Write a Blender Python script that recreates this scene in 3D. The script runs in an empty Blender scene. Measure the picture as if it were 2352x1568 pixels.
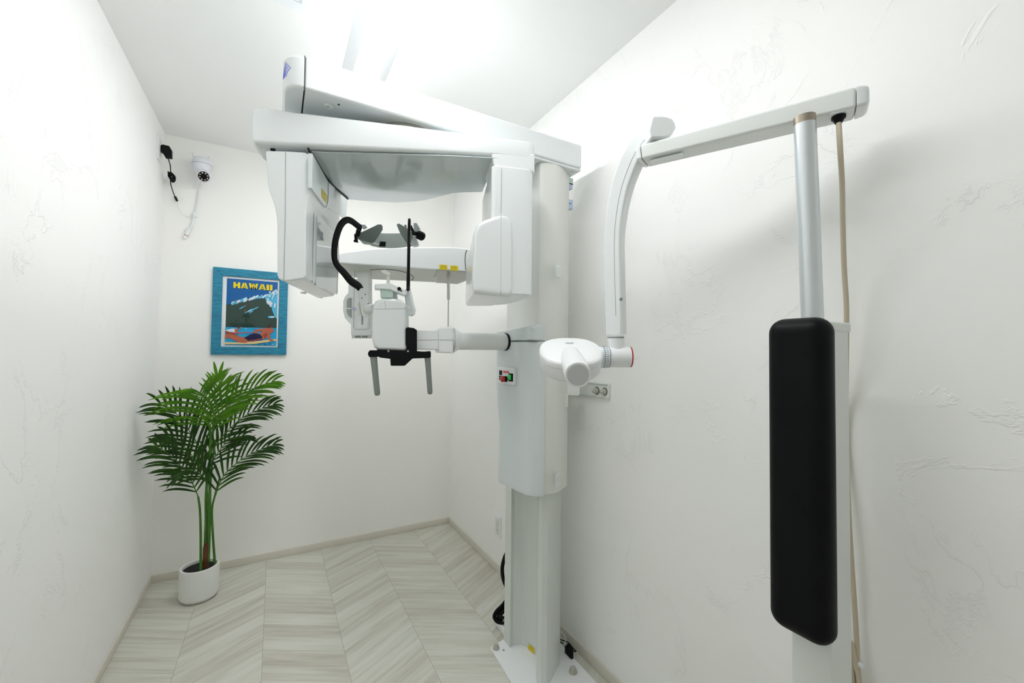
import bpy, bmesh, math, random
from mathutils import Vector, Matrix
random.seed(7)
scene = bpy.context.scene
# ------------------------------------------------------------------ camera
FPX, YAW, PIT, ROL, CH = 956.83, 0.516499, 0.0269389, 0.0107463, 1.235005
cF = Vector((math.sin(YAW)*math.cos(PIT), math.cos(YAW)*math.cos(PIT), math.sin(PIT)))
_r = Vector((math.cos(YAW), -math.sin(YAW), 0)); _u = _r.cross(cF)
cR = _r*math.cos(ROL) + _u*math.sin(ROL)
cU = -_r*math.sin(ROL) + _u*math.cos(ROL)
CAM = Vector((0, 0, CH))
cd = bpy.data.cameras.new('camera'); cd.lens = FPX*36/2352; cd.sensor_width = 36
cd.clip_start = 0.02
cam = bpy.data.objects.new('camera', cd)
m = Matrix((cR, cU, -cF)).transposed().to_4x4(); m.translation = CAM
cam.matrix_world = m
scene.collection.objects.link(cam); scene.camera = cam
# ------------------------------------------------------------------ world, exposure
w = bpy.data.worlds.new('world'); scene.world = w; w.use_nodes = True
w.node_tree.nodes['Background'].inputs[0].default_value = (1.0, 0.985, 0.96, 1)
w.node_tree.nodes['Background'].inputs[1].default_value = 0.3
scene.view_settings.view_transform = 'Standard'; scene.view_settings.look = 'None'
scene.view_settings.gamma = 1; scene.view_settings.use_curve_mapping = False
scene.view_settings.exposure = 0.0
scene.cycles.max_bounces = 20; scene.cycles.diffuse_bounces = 16
LAMP = 33.0            # strength of the ceiling tube light

# ------------------------------------------------------------------ pixel -> point helpers (2352x1568)
def ray(x, y): return cF + cR*((x-1176)/FPX) - cU*((y-784)/FPX)
def D(x, y, d): return CAM + ray(x, y)*d
def ax(x, y, i, v):
    r = ray(x, y); return CAM + r*((v-CAM[i])/r[i])
def X(x, y, v): return ax(x, y, 0, v)
def Y(x, y, v): return ax(x, y, 1, v)
def Z(x, y, v): return ax(x, y, 2, v)
def PL(x, y, P0, N):
    r = ray(x, y); return CAM + r*((P0-CAM).dot(N)/r.dot(N))
def V(*a): return Vector(a)

# ------------------------------------------------------------------ materials
def mat(name, col, rough=0.5, metal=0.0, coat=0.0, spec=0.5, emit=None, es=1.0, sub=None, bump=None, alpha=1.0, trans=0.0):
    mt = bpy.data.materials.new(name); mt.use_nodes = True
    nt = mt.node_tree; b = nt.nodes['Principled BSDF']
    b.inputs['Base Color'].default_value = (*col, 1)
    b.inputs['Roughness'].default_value = rough
    b.inputs['Metallic'].default_value = metal
    b.inputs['Coat Weight'].default_value = coat
    b.inputs['Coat Roughness'].default_value = 0.05
    b.inputs['Specular IOR Level'].default_value = spec
    b.inputs['Alpha'].default_value = alpha
    b.inputs['Transmission Weight'].default_value = trans
    if emit:
        b.inputs['Emission Color'].default_value = (*emit, 1); b.inputs['Emission Strength'].default_value = es
    if bump:
        sc, st, dist = bump
        n = nt.nodes.new('ShaderNodeTexNoise'); n.inputs['Scale'].default_value = sc; n.inputs['Detail'].default_value = 3
        tc = nt.nodes.new('ShaderNodeNewGeometry'); nt.links.new(tc.outputs['Position'], n.inputs['Vector'])
        bp = nt.nodes.new('ShaderNodeBump'); bp.inputs['Strength'].default_value = st; bp.inputs['Distance'].default_value = dist
        nt.links.new(n.outputs['Fac'], bp.inputs['Height']); nt.links.new(bp.outputs[0], b.inputs['Normal'])
    return mt
class NB:
    def __init__(s, mt): s.t = mt.node_tree; s.b = s.t.nodes['Principled BSDF']
    def n(s, k, **kw):
        nd = s.t.nodes.new(k)
        for a, v in kw.items(): setattr(nd, a, v)
        return nd
    def l(s, a, b): s.t.links.new(a, b)
    def m(s, op, a, b=None, c=None):
        nd = s.n('ShaderNodeMath', operation=op)
        for i, v in enumerate((a, b, c)):
            if v is None: continue
            if hasattr(v, 'is_linked'): s.l(v, nd.inputs[i])
            else: nd.inputs[i].default_value = v
        return nd.outputs[0]
def plaster(name, col, crease=1.0, sc=1.0):
    mt = mat(name, col, 0.75, spec=0.25); k = NB(mt)
    g = k.n('ShaderNodeNewGeometry')
    def noise(s, det=4, dis=0.0, rg=0.55):
        nd = k.n('ShaderNodeTexNoise'); nd.inputs['Scale'].default_value = s; nd.inputs['Detail'].default_value = det
        nd.inputs['Distortion'].default_value = dis; nd.inputs['Roughness'].default_value = rg
        k.l(g.outputs['Position'], nd.inputs['Vector']); return nd.outputs['Fac']
    a = noise(2.6*sc, 7, 0.9, 0.62)
    line = k.m('SUBTRACT', 1.0, k.m('MINIMUM', k.m('DIVIDE', k.m('ABSOLUTE', k.m('SUBTRACT', a, 0.5)), 0.010), 1.0))
    mask = k.m('GREATER_THAN', noise(3.4*sc, 3), 0.50)
    mask = k.m('SMOOTH_MIN', k.m('MAXIMUM', k.m('MULTIPLY', k.m('SUBTRACT', noise(4.1*sc, 3), 0.45), 9.0), 0.0), 1.0, 0.2)
    step = k.m('SMOOTH_MIN', k.m('MAXIMUM', k.m('MULTIPLY', k.m('SUBTRACT', a, 0.5), 6.0), -0.6), 0.6, 0.1)
    h = k.m('ADD', k.m('MULTIPLY', k.m('MULTIPLY', line, mask), crease*1.0), k.m('MULTIPLY', noise(160, 3), 0.10))
    h = k.m('ADD', h, k.m('MULTIPLY', noise(26, 2), 0.25*crease))
    bp = k.n('ShaderNodeBump'); bp.inputs['Strength'].default_value = 0.55; bp.inputs['Distance'].default_value = 0.0019
    k.l(h, bp.inputs['Height']); k.l(bp.outputs[0], k.b.inputs['Normal'])
    return mt
M = {}
M['wall'] = plaster('wall_plaster', (0.88, 0.88, 0.87), 1.0)
M['wall_fine'] = plaster('wall_fabric_paper', (0.89, 0.882, 0.86), 0.12)
M['ceil'] = mat('ceiling_paper', (0.88, 0.885, 0.88), 0.85, spec=0.2, bump=(120, 0.15, 0.001))
M['base'] = mat('baseboard_vinyl', (0.68, 0.65, 0.58), 0.5, bump=(200, 0.1, 0.0005))
M['white'] = mat('machine_white_gloss', (0.745, 0.775, 0.785), 0.22, coat=0.25)
M['white2'] = mat('machine_panel_grey_white', (0.655, 0.705, 0.72), 0.18, coat=0.35)
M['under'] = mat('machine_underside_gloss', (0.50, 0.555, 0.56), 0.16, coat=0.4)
M['matte'] = mat('enamel_white', (0.72, 0.75, 0.735), 0.4)
M['ivory'] = mat('ivory_plastic', (0.70, 0.715, 0.68), 0.38)
M['post'] = mat('post_enamel', (0.66, 0.695, 0.67), 0.35)
M['bright'] = mat('bright_white_plastic', (0.80, 0.82, 0.83), 0.35)
M['greybot'] = mat('grey_bottom_plate', (0.47, 0.50, 0.46), 0.4)
M['greyplate'] = mat('brushed_plate', (0.33, 0.33, 0.30), 0.35, metal=0.3)
M['black'] = mat('black_plastic', (0.005, 0.0055, 0.0065), 0.42, spec=0.14)
M['leather'] = mat('black_vinyl_cushion', (0.0025, 0.003, 0.0035), 0.46, spec=0.12, bump=(300, 0.06, 0.0003))
M['seam'] = mat('dark_seam', (0.05, 0.055, 0.055), 0.7)
M['softseam'] = mat('grey_seam', (0.26, 0.29, 0.28), 0.7)
M['grey'] = mat('grey_soft_pad', (0.17, 0.205, 0.185), 0.55)
M['greyband'] = mat('grey_band', (0.33, 0.37, 0.34), 0.5)
M['grip'] = mat('grey_grip', (0.20, 0.23, 0.21), 0.45)
M['steel'] = mat('steel_rod', (0.55, 0.55, 0.53), 0.28, metal=1.0)
M['alu'] = mat('brushed_aluminium_pole', (0.66, 0.70, 0.72), 0.36, metal=0.75)
M['bronze'] = mat('bronze_collar', (0.36, 0.31, 0.25), 0.35, metal=0.7)
M['cable'] = mat('beige_cable', (0.53, 0.46, 0.35), 0.5)
M['whitecable'] = mat('white_cable', (0.74, 0.77, 0.78), 0.4)
M['yellow'] = mat('yellow_label', (0.80, 0.62, 0.01), 0.45)
M['ink'] = mat('label_ink', (0.12, 0.09, 0.02), 0.6)
M['red'] = mat('red_plastic', (0.45, 0.01, 0.01), 0.25, coat=0.4)
M['redlabel'] = mat('red_label', (0.62, 0.10, 0.10), 0.4)
M['pink'] = mat('pale_label_text', (0.8, 0.5, 0.5), 0.4)
M['green'] = mat('lit_green_switch', (0.0, 0.12, 0.02), 0.2, emit=(0.0, 0.6, 0.06), es=0.35, coat=0.5)
M['logo'] = mat('blue_logo', (0.10, 0.16, 0.75), 0.4)
M['blueink'] = mat('blue_black_ink', (0.05, 0.07, 0.16), 0.5)
M['lilac'] = mat('lilac_connector', (0.45, 0.50, 0.68), 0.4)
M['beige'] = mat('beige_bolt_cover', (0.43, 0.42, 0.37), 0.5)
M['cctv'] = mat('camera_white', (0.70, 0.71, 0.77), 0.3)
M['led'] = mat('camera_led', (0.60, 0.58, 0.52), 0.15, coat=0.6)
M['amber'] = mat('camera_led_amber', (0.55, 0.38, 0.22), 0.15, coat=0.6)
M['soil'] = mat('dark_foam_soil', (0.008, 0.008, 0.008), 0.9, bump=(200, 0.8, 0.004))
M['pot'] = mat('white_ceramic_pot', (0.76, 0.77, 0.75), 0.45)
M['tube'] = mat('lamp_diffuser', (1, 1, 1), 0.5, emit=(0.985, 0.993, 1.0), es=LAMP)
M['lampbody'] = mat('lamp_white_metal', (0.84, 0.86, 0.88), 0.4)
M['clear'] = mat('clear_acrylic', (0.85, 0.90, 0.90), 0.05, alpha=0.28)
M['mint'] = mat('mint_translucent_cup', (0.50, 0.62, 0.57), 0.3)
M['gglass'] = mat('grey_gloss_panel', (0.42, 0.47, 0.48), 0.07, coat=0.5)
M['wire'] = mat('green_wire', (0.02, 0.12, 0.04), 0.5)

def leafmat(name, c1, c2):
    mt = mat(name, c1, 0.5, spec=0.25); k = NB(mt)
    g = k.n('ShaderNodeNewGeometry'); nd = k.n('ShaderNodeTexNoise'); nd.inputs['Scale'].default_value = 14
    k.l(g.outputs['Position'], nd.inputs['Vector'])
    r = k.n('ShaderNodeValToRGB'); r.color_ramp.elements[0].position = 0.35; r.color_ramp.elements[1].position = 0.65
    r.color_ramp.elements[0].color = (*c1, 1); r.color_ramp.elements[1].color = (*c2, 1)
    k.l(nd.outputs['Fac'], r.inputs[0]); k.l(r.outputs[0], k.b.inputs['Base Color'])
    return mt
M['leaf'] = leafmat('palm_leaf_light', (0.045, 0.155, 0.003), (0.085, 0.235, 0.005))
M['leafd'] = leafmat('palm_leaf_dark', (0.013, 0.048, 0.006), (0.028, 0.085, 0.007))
M['stem'] = leafmat('palm_stem', (0.045, 0.14, 0.016), (0.075, 0.20, 0.03))
M['bark'] = leafmat('palm_bark', (0.075, 0.028, 0.010), (0.14, 0.055, 0.02))
def woodblue():
    mt = mat('blue_stained_wood', (0.01, 0.22, 0.36), 0.55); k = NB(mt)
    g = k.n('ShaderNodeNewGeometry'); mp = k.n('ShaderNodeMapping'); mp.inputs['Scale'].default_value = (25, 25, 160)
    k.l(g.outputs['Position'], mp.inputs['Vector'])
    nd = k.n('ShaderNodeTexNoise'); nd.inputs['Scale'].default_value = 1; nd.inputs['Detail'].default_value = 4
    k.l(mp.outputs[0], nd.inputs['Vector'])
    r = k.n('ShaderNodeValToRGB'); r.color_ramp.elements[0].position = 0.3; r.color_ramp.elements[1].position = 0.62
    r.color_ramp.elements[0].color = (0.006, 0.12, 0.22, 1); r.color_ramp.elements[1].color = (0.012, 0.245, 0.39, 1)
    k.l(nd.outputs['Fac'], r.inputs[0]); k.l(r.outputs[0], k.b.inputs['Base Color'])
    bp = k.n('ShaderNodeBump'); bp.inputs['Strength'].default_value = 0.3; bp.inputs['Distance'].default_value = 0.001
    k.l(nd.outputs['Fac'], bp.inputs['Height']); k.l(bp.outputs[0], k.b.inputs['Normal'])
    return mt
M['bluewood'] = woodblue()
def flooring():
    mt = mat('chevron_oak_vinyl', (0.5, 0.5, 0.45), 0.42, spec=0.35); k = NB(mt)
    g = k.n('ShaderNodeNewGeometry'); s = k.n('ShaderNodeSeparateXYZ'); k.l(g.outputs['Position'], s.inputs[0])
    BW, PW, T = 0.2925, 0.0915, 0.577
    xs = k.m('ADD', s.outputs[0], 0.017)
    band = k.m('FLOOR', k.m('DIVIDE', xs, BW))
    tri = k.m('PINGPONG', xs, BW)
    yv = k.m('ADD', s.outputs[1], k.m('MULTIPLY', tri, T))
    yp = k.m('SUBTRACT', k.m('DIVIDE', yv, PW), 0.12)
    pid = k.m('FLOOR', yp); fr = k.m('SUBTRACT', yp, pid)
    # per plank random
    cv = k.n('ShaderNodeCombineXYZ'); k.l(band, cv.inputs[0]); k.l(pid, cv.inputs[1])
    wn = k.n('ShaderNodeTexWhiteNoise', noise_dimensions='2D'); k.l(cv.outputs[0], wn.inputs['Vector'])
    # only every third-ish joint is a real tile edge; planks pair up in the print
    e1 = k.m('MINIMUM', fr, k.m('SUBTRACT', 1.0, fr))
    bx = k.m('DIVIDE', xs, BW); fb = k.m('SUBTRACT', bx, band); e2 = k.m('MINIMUM', fb, k.m('SUBTRACT', 1.0, fb))
    l1 = k.m('LESS_THAN', e1, 0.010); l2 = k.m('LESS_THAN', e2, 0.0035)
    line = k.m('MAXIMUM', k.m('MULTIPLY', l1, 0.55), l2)
    # grain: run along the plank
    par = k.m('MODULO', k.m('ABSOLUTE', band), 2.0)
    sg = k.m('SUBTRACT', 1.0, k.m('MULTIPLY', par, 2.0))
    gc = k.n('ShaderNodeCombineXYZ')
    k.l(k.m('ADD', k.m('MULTIPLY', k.m('SUBTRACT', k.m('MULTIPLY', xs, 1.0), k.m('MULTIPLY', k.m('MULTIPLY', s.outputs[1], sg), 0.45)), 2.2), k.m('MULTIPLY', wn.outputs['Value'], 37.0)), gc.inputs[0])
    k.l(k.m('MULTIPLY', yv, 34.0), gc.inputs[1]); k.l(k.m('MULTIPLY', pid, 3.7), gc.inputs[2])
    n1 = k.n('ShaderNodeTexNoise'); n1.inputs['Scale'].default_value = 1.0; n1.inputs['Detail'].default_value = 6; n1.inputs['Roughness'].default_value = 0.62
    k.l(gc.outputs[0], n1.inputs['Vector'])
    gc2 = k.n('ShaderNodeMapping'); gc2.inputs['Scale'].default_value = (3.5, 5.0, 1); k.l(gc.outputs[0], gc2.inputs[0])
    n2 = k.n('ShaderNodeTexNoise'); n2.inputs['Scale'].default_value = 1.0; n2.inputs['Detail'].default_value = 4
    k.l(gc2.outputs[0], n2.inputs['Vector'])
    f = k.m('ADD', k.m('MULTIPLY', n1.outputs['Fac'], 0.75), k.m('MULTIPLY', n2.outputs['Fac'], 0.25))
    f = k.m('ADD', f, k.m('MULTIPLY', k.m('SUBTRACT', wn.outputs['Value'], 0.5), 0.16))
    r = k.n('ShaderNodeValToRGB'); cr = r.color_ramp
    cr.elements[0].position = 0.30; cr.elements[0].color = (0.46, 0.435, 0.375, 1)
    cr.elements[1].position = 0.66; cr.elements[1].color = (0.67, 0.67, 0.61, 1)
    e = cr.elements.new(0.44); e.color = (0.56, 0.545, 0.48, 1)
    e = cr.elements.new(0.54); e.color = (0.615, 0.615, 0.55, 1)
    k.l(f, r.inputs[0])
    mx = k.n('ShaderNodeMix', data_type='RGBA'); k.l(k.m('MULTIPLY', line, 0.55), mx.inputs[0])
    k.l(r.outputs[0], mx.inputs[6]); mx.inputs[7].default_value = (0.22, 0.21, 0.18, 1)
    k.l(mx.outputs[2], k.b.inputs['Base Color'])
    bp = k.n('ShaderNodeBump'); bp.inputs['Strength'].default_value = 0.25; bp.inputs['Distance'].default_value = 0.0006
    k.l(k.m('SUBTRACT', f, line), bp.inputs['Height']); k.l(bp.outputs[0], k.b.inputs['Normal'])
    return mt
M['floor'] = flooring()

# ------------------------------------------------------------------ object helpers
ORG = {}
def thing(name, label, cat, loc, group=None):
    o = bpy.data.objects.new(name, None); o.empty_display_size = 0.05
    scene.collection.objects.link(o); o.location = loc; ORG[o.name] = Vector(loc)
    o['label'] = label; o['category'] = cat
    if group: o['group'] = group
    return o
class MB:
    def __init__(s): s.bm = bmesh.new(); s.mats = []
    def _mi(s, mt):
        if mt is None: return 0
        if mt not in s.mats: s.mats.append(mt)
        return s.mats.index(mt)
    def poly(s, verts, faces, mt=None, bev=0, seg=3, ang=30):
        mi = s._mi(mt); t = bmesh.new()
        vs = [t.verts.new(v) for v in verts]
        for f in faces:
            try: t.faces.new([vs[i] for i in f])
            except ValueError: pass
        bmesh.ops.recalc_face_normals(t, faces=t.faces)
        if bev:
            es = [e for e in t.edges if len(e.link_faces) == 2 and e.calc_face_angle(0) > math.radians(ang)]
            bmesh.ops.bevel(t, geom=es, offset=bev, offset_type='OFFSET', segments=seg, profile=0.5, affect='EDGES', clamp_overlap=True)
        for f in t.faces: f.material_index = mi; f.smooth = True
        me = bpy.data.meshes.new('t'); t.to_mesh(me); t.free(); s.bm.from_mesh(me); bpy.data.meshes.remove(me)
        return s
    def box(s, c, size, mt=None, bev=0, ex=None, ey=None, ez=None, seg=3):
        ex = (ex or V(1,0,0)).normalized(); ey = (ey or V(0,1,0)).normalized(); ez = (ez or V(0,0,1)).normalized()
        c = Vector(c); vs = []
        for k in (-.5, .5):
            for j in (-.5, .5):
                for i in (-.5, .5): vs.append(c + ex*(i*size[0]) + ey*(j*size[1]) + ez*(k*size[2]))
        return s.poly(vs, [(0,1,3,2),(4,6,7,5),(0,4,5,1),(2,3,7,6),(0,2,6,4),(1,5,7,3)], mt, bev, seg)
    def bb(s, x0, x1, y0, y1, z0, z1, mt=None, bev=0, seg=3):
        return s.box(((x0+x1)/2, (y0+y1)/2, (z0+z1)/2), (abs(x1-x0), abs(y1-y0), abs(z1-z0)), mt, bev, seg=seg)
    def prism(s, pts, vec, mt=None, bev=0, seg=3, ang=30):
        pts = [Vector(p) for p in pts]; n = len(pts)
        if isinstance(vec, Vector): top = [p+vec for p in pts]
        else: top = [Vector(p) for p in vec]
        fs = [tuple(range(n))[::-1], tuple(range(n, 2*n))] + [(i, (i+1) % n, n+(i+1) % n, n+i) for i in range(n)]
        return s.poly(pts+top, fs, mt, bev, seg, ang)
    def loft(s, rings, mt=None, cap=True, closed=False):
        n = len(rings[0]); vs = [Vector(p) for r in rings for p in r]; fs = []
        R = len(rings)
        for a in range(R if closed else R-1):
            b = (a+1) % R
            for i in range(n): fs.append((a*n+i, a*n+(i+1) % n, b*n+(i+1) % n, b*n+i))
        if cap and not closed: fs += [tuple(range(n))[::-1], tuple(range((R-1)*n, R*n))]
        return s.poly(vs, fs, mt)
    def tube(s, pts, r, mt=None, n=10, prof=None, up=None, closed=False):
        """prof: list of (a,b) section points scaled by r; up: fixed reference for the section's b axis"""
        pts = [Vector(p) for p in pts]; N = len(pts); rs = r if isinstance(r, (list, tuple)) else [r]*N
        if prof is None: prof = [(math.cos(2*math.pi*i/n), math.sin(2*math.pi*i/n)) for i in range(n)]
        rings = []; pa = None
        for i, q in enumerate(pts):
            if closed: t = pts[(i+1) % N]-pts[i-1]
            else: t = pts[min(i+1, N-1)]-pts[max(i-1, 0)]
            t.normalize()
            if up is not None: b = (up - t*up.dot(t)).normalized(); a = t.cross(b)
            else:
                if pa is None: pa = t.orthogonal().normalized()
                a = (pa - t*pa.dot(t)).normalized(); pa = a; b = t.cross(a)
            rings.append([q + a*(x*rs[i]) + b*(y*rs[i]) for x, y in prof])
        return s.loft(rings, mt, closed=closed)
    def cyl(s, p, q, r, mt=None, n=28, r2=None, bev=0.0):
        p, q = Vector(p), Vector(q); r2 = r if r2 is None else r2; d = (q-p).normalized()
        if bev:
            return s.tube([p, p+d*bev*0.3, p+d*bev, q-d*bev, q-d*bev*0.3, q], [r-bev, r-bev*0.3, r, r2, r2-bev*0.3, r2-bev], mt, n)
        return s.tube([p, q], [r, r2], mt, n)
    def lathe(s, c, axis, prof, mt=None, n=32):
        """prof: [(radius, height)]"""
        c = Vector(c); axis = Vector(axis).normalized(); a = axis.orthogonal().normalized(); b = axis.cross(a)
        rings = [[c + axis*h + (a*math.cos(2*math.pi*i/n) + b*math.sin(2*math.pi*i/n))*max(r, 1e-5) for i in range(n)] for r, h in prof]
        return s.loft(rings, mt)
    def flat(s, pts, mt=None):
        mi = s._mi(mt); vs = [s.bm.verts.new(p) for p in pts]; f = s.bm.faces.new(vs); f.material_index = mi; return s
    def build(s, name, mt=None, parent=None, sharp=38, wn=True):
        me = bpy.data.meshes.new(name)
        root = parent
        while root is not None and root.parent is not None: root = root.parent
        if root is not None:
            off = ORG[root.name]
            for v in s.bm.verts: v.co -= off
        s.bm.to_mesh(me); s.bm.free()
        o = bpy.data.objects.new(name, me); scene.collection.objects.link(o)
        if parent is not None: o.parent = parent
        if mt is not None and s.mats: pass
        for x in (s.mats or [mt]): me.materials.append(x if x is not None else mt)
        me.set_sharp_from_angle(angle=math.radians(sharp))
        if wn:
            md = o.modifiers.new('wn', 'WEIGHTED_NORMAL'); md.keep_sharp = True
        return o
def tag(o, label, cat, group=None):
    o['label'] = label; o['category'] = cat
    if group: o['group'] = group
    return o
def struct(name, mb, mt=None):
    o = mb.build(name, mt, wn=False); o['kind'] = 'structure'; return o
def cr_spline(pts, k=6):
    pts = [Vector(p) for p in pts]; out = []; N = len(pts)
    for i in range(N-1):
        p0, p1, p2, p3 = pts[max(i-1, 0)], pts[i], pts[i+1], pts[min(i+2, N-1)]
        for j in range(k):
            t = j/k
            out.append(0.5*((2*p1)+(p2-p0)*t+(2*p0-5*p1+4*p2-p3)*t*t+(3*p1-p0-3*p2+p3)*t**3))
    out.append(pts[-1]); return out
def rrect(w_, h_, r_, n=4):
    out = []
    for cx, cy, a0 in ((w_/2-r_, h_/2-r_, 0), (-w_/2+r_, h_/2-r_, 90), (-w_/2+r_, -h_/2+r_, 180), (w_/2-r_, -h_/2+r_, 270)):
        for i in range(n+1):
            a = math.radians(a0+90*i/n); out.append((cx+r_*math.cos(a), cy+r_*math.sin(a)))
    return out
def strip(mb, a, b, wid, nrm, mt, lift=0.0006):
    """thin raised line on a surface (a seam or printed line)"""
    a, b, nrm = Vector(a), Vector(b), Vector(nrm).normalized(); d = (b-a).normalized(); s_ = nrm.cross(d)*wid/2
    mb.flat([a-s_+nrm*lift, b-s_+nrm*lift, b+s_+nrm*lift, a+s_+nrm*lift], mt)
def seampath(mb, pts, r, mt): mb.tube(pts, r, mt, n=6)

# ================================================================== ROOM
XL, XR, YB, YF, H = -0.5452, 1.1235, 2.8727, -1.30, 2.40
struct('floor', MB().bb(XL-.1, XR+.1, YF-.1, YB+.1, -.1, 0), M['floor'])
struct('ceiling', MB().bb(XL-.1, XR+.1, YF-.1, YB+.1, H, H+.1), M['ceil'])
struct('wall_left', MB().bb(XL-.1, XL, YF-.1, YB+.1, 0, H), M['wall'])
struct('wall_right', MB().bb(XR, XR+.1, YF-.1, YB+.1, 0, H), M['wall'])
struct('wall_back', MB().bb(XL, XR, YB, YB+.1, 0, H), M['wall_fine'])
struct('wall_front', MB().bb(XL, XR, YF-.1, YF, 0, H), M['wall'])
BH, BT = 0.042, 0.007
struct('baseboard_left', MB().bb(XL, XL+BT, YF, YB, 0, BH, bev=.002), M['base'])
struct('baseboard_right', MB().bb(XR-BT, XR, YF, YB, 0, BH, bev=.002), M['base'])
struct('baseboard_back', MB().bb(XL+BT, XR-BT, YB-BT, YB, 0, BH, bev=.002), M['base'])

# ceiling tube light: white trough with a bright diffuser
lt = thing('ceiling_light', 'long white strip light fixed to the ceiling above the overhead beam, lit', 'ceiling light', (0.297, 1.18, H))
ly0, ly1 = 0.22, 2.40
mb = MB()
prof = [(0.212, H), (0.252, H-.030), (0.342, H-.030), (0.388, H)]
mb.prism([V(x, ly0, z) for x, z in prof], V(0, ly1-ly0, 0), bev=.002)
mb.build('lamp_housing', M['lampbody'], lt)
MB().prism([V(x, ly0+.02, z) for x, z in [(0.256, H-.0305), (0.262, H-.040), (0.272, H-.044), (0.322, H-.044), (0.332, H-.040), (0.338, H-.0305)]], V(0, ly1-ly0-.04, 0)).build('light_tube', M['tube'], lt)

# ceiling hatch near the light
ch = thing('ceiling_hatch', 'square white access panel in the ceiling left of the strip light', 'ceiling hatch', (-0.12, 1.37, H))
mb = MB(); 
for x0, x1, y0, y1 in ((-.33, .086, 1.54, 1.577), (-.33, .086, 1.16, 1.197), (.05, .086, 1.197, 1.54), (-.33, -.294, 1.197, 1.54)):
    mb.bb(x0, x1, y0, y1, H-.006, H)
mb.build('hatch_frame', M['lampbody'], ch)
MB().bb(-.288, .043, 1.203, 1.533, H-.003, H).build('hatch_door', M['lampbody'], ch)

# ================================================================== PANORAMIC X-RAY MACHINE
xm = thing('panoramic_xray_machine', 'large white panoramic dental x-ray machine with overhead beam and rotating arm', 'x-ray machine', (0.94, 1.42, 0))
# base plate
mb = MB()
pl = [(.805, 1.572), (.793, 1.40), (.775, 1.05), (.80, .98), (1.0, .98), (1.045, 1.02), (1.068, 1.20), (1.075, 1.45), (1.085, 1.605), (.895, 1.592)]
mb.prism([V(x, y, 0) for x, y in pl], V(0, 0, .012), bev=.0015, seg=2)
bp_ = mb.build('base_plate', M['bright'], xm)
bpr = MB(); bpr.bb(.895, .99, 1.60, 1.70, 0, .03, bev=.004); bpr.build('rear_foot', M['bright'], xm)
def bolt(x, y, z, par, r=.011):
    MB().lathe((x, y, z), (0, 0, 1), [(0, 0), (r*1.25, 0), (r*1.25, .003), (r, .004), (r*.95, .014), (r*.75, .019), (r*.3, .021), (0, .0215)], n=20).build('anchor_bolt', M['beige'], par)
bolt(.822, 1.553, .012, bp_); bolt(1.022, 1.297, .012, bp_, .013); bolt(.92, 1.655, .03, bp_)
MB().lathe((.845, 1.530, .0121), (0, 0, 1), [(0, 0), (.0045, 0), (.0045, .0006), (0, .0006)], n=16).build('bolt_hole', M['softseam'], bp_)
# post: flanged wing, groove and a rounded front
post = [(.874, 1.529), (.892, 1.536), (.921, 1.524), (.935, 1.505), (.947, 1.433), (.930, 1.405), (.910, 1.385), (.884, 1.345), (.870, 1.315), (.875, 1.298), (.895, 1.293), (.922, 1.303), (.965, 1.333), (.995, 1.352), (1.020, 1.378), (1.033, 1.410), (1.036, 1.46), (1.036, 1.56), (1.0, 1.60), (.90, 1.60), (.874, 1.58)]
mb = MB(); mb.prism([V(x, y, .012) for x, y in post], V(0, 0, 1.0), ang=60)
po = mb.build('post', M['post'], xm, sharp=32)
# yellow caution sticker on the groove face
a, b = V(.921, 1.4055, 0), V(.943, 1.437, 0)
def label(name, p0, ex, ey, w_, h_, par, lines=3, mt='yellow'):
    """flat sticker with rows of small print. p0 = lower left corner"""
    ex, ey = ex.normalized(), ey.normalized(); n_ = ex.cross(ey); q = MB()
    if n_.dot(CAM-p0) < 0: n_ = -n_
    p0 = p0+n_*.0006
    q.flat([p0, p0+ex*w_, p0+ex*w_+ey*h_, p0+ey*h_], M[mt])
    rows = lines+1
    for i in range(3):
        c0 = p0+n_*.0003+ex*(w_*(.28+.19*i))+ey*(h_*.72)
        q.flat([c0, c0+ex*w_*.07, c0+ex*w_*.07+ey*h_*.14, c0+ey*h_*.14], M['ink'])
    for i in range(lines):
        y_ = h_*(.12+.5*i/max(lines-1, 1)); x_ = w_*.08
        while x_ < w_*.88:
            l_ = w_*random.uniform(.05, .16); c0 = p0+n_*.0003+ex*x_+ey*y_
            q.flat([c0, c0+ex*l_, c0+ex*l_+ey*h_*.035, c0+ey*h_*.035], M['ink']); x_ += l_+w_*.035
    return q.build(name, None, par, wn=False)
pa, pb = V(.935, 1.505, 0), V(.947, 1.433, 0)
fd = (pb-pa).normalized(); fn = V(-fd.y, fd.x, 0)
if fn.dot(CAM-pa) < 0: fn = -fn
def onface(px, py): return PL(px, py, pa+fn*.001, fn)
c00, c10, c01 = onface(1213, 1495), onface(1231, 1510), onface(1213, 1476)
label('caution_label', V(c00.x, c00.y, c00.z), fd if (c10-c00).dot(fd) > 0 else -fd, V(0, 0, 1), min((c10-c00).length, .04), .032, po, 4)

# sleeve (upper column housing) and front carriage
sl = [(.850, 1.535), (.838, 1.40), (.832, 1.30), (.834, 1.272), (.850, 1.263), (.893, 1.256), (.930, 1.266), (.966, 1.287), (.995, 1.308), (1.012, 1.330), (1.020, 1.37), (1.022, 1.55), (1.0, 1.58), (.87, 1.58)]
mb = MB(); mb.prism([V(x, y, .722) for x, y in sl], V(0, 0, CH+(2.0155-CH)*.915-.010-.722), bev=.003, seg=2, ang=50)
cs = mb.build('column_housing', M['ivory'], xm, sharp=45)
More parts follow.
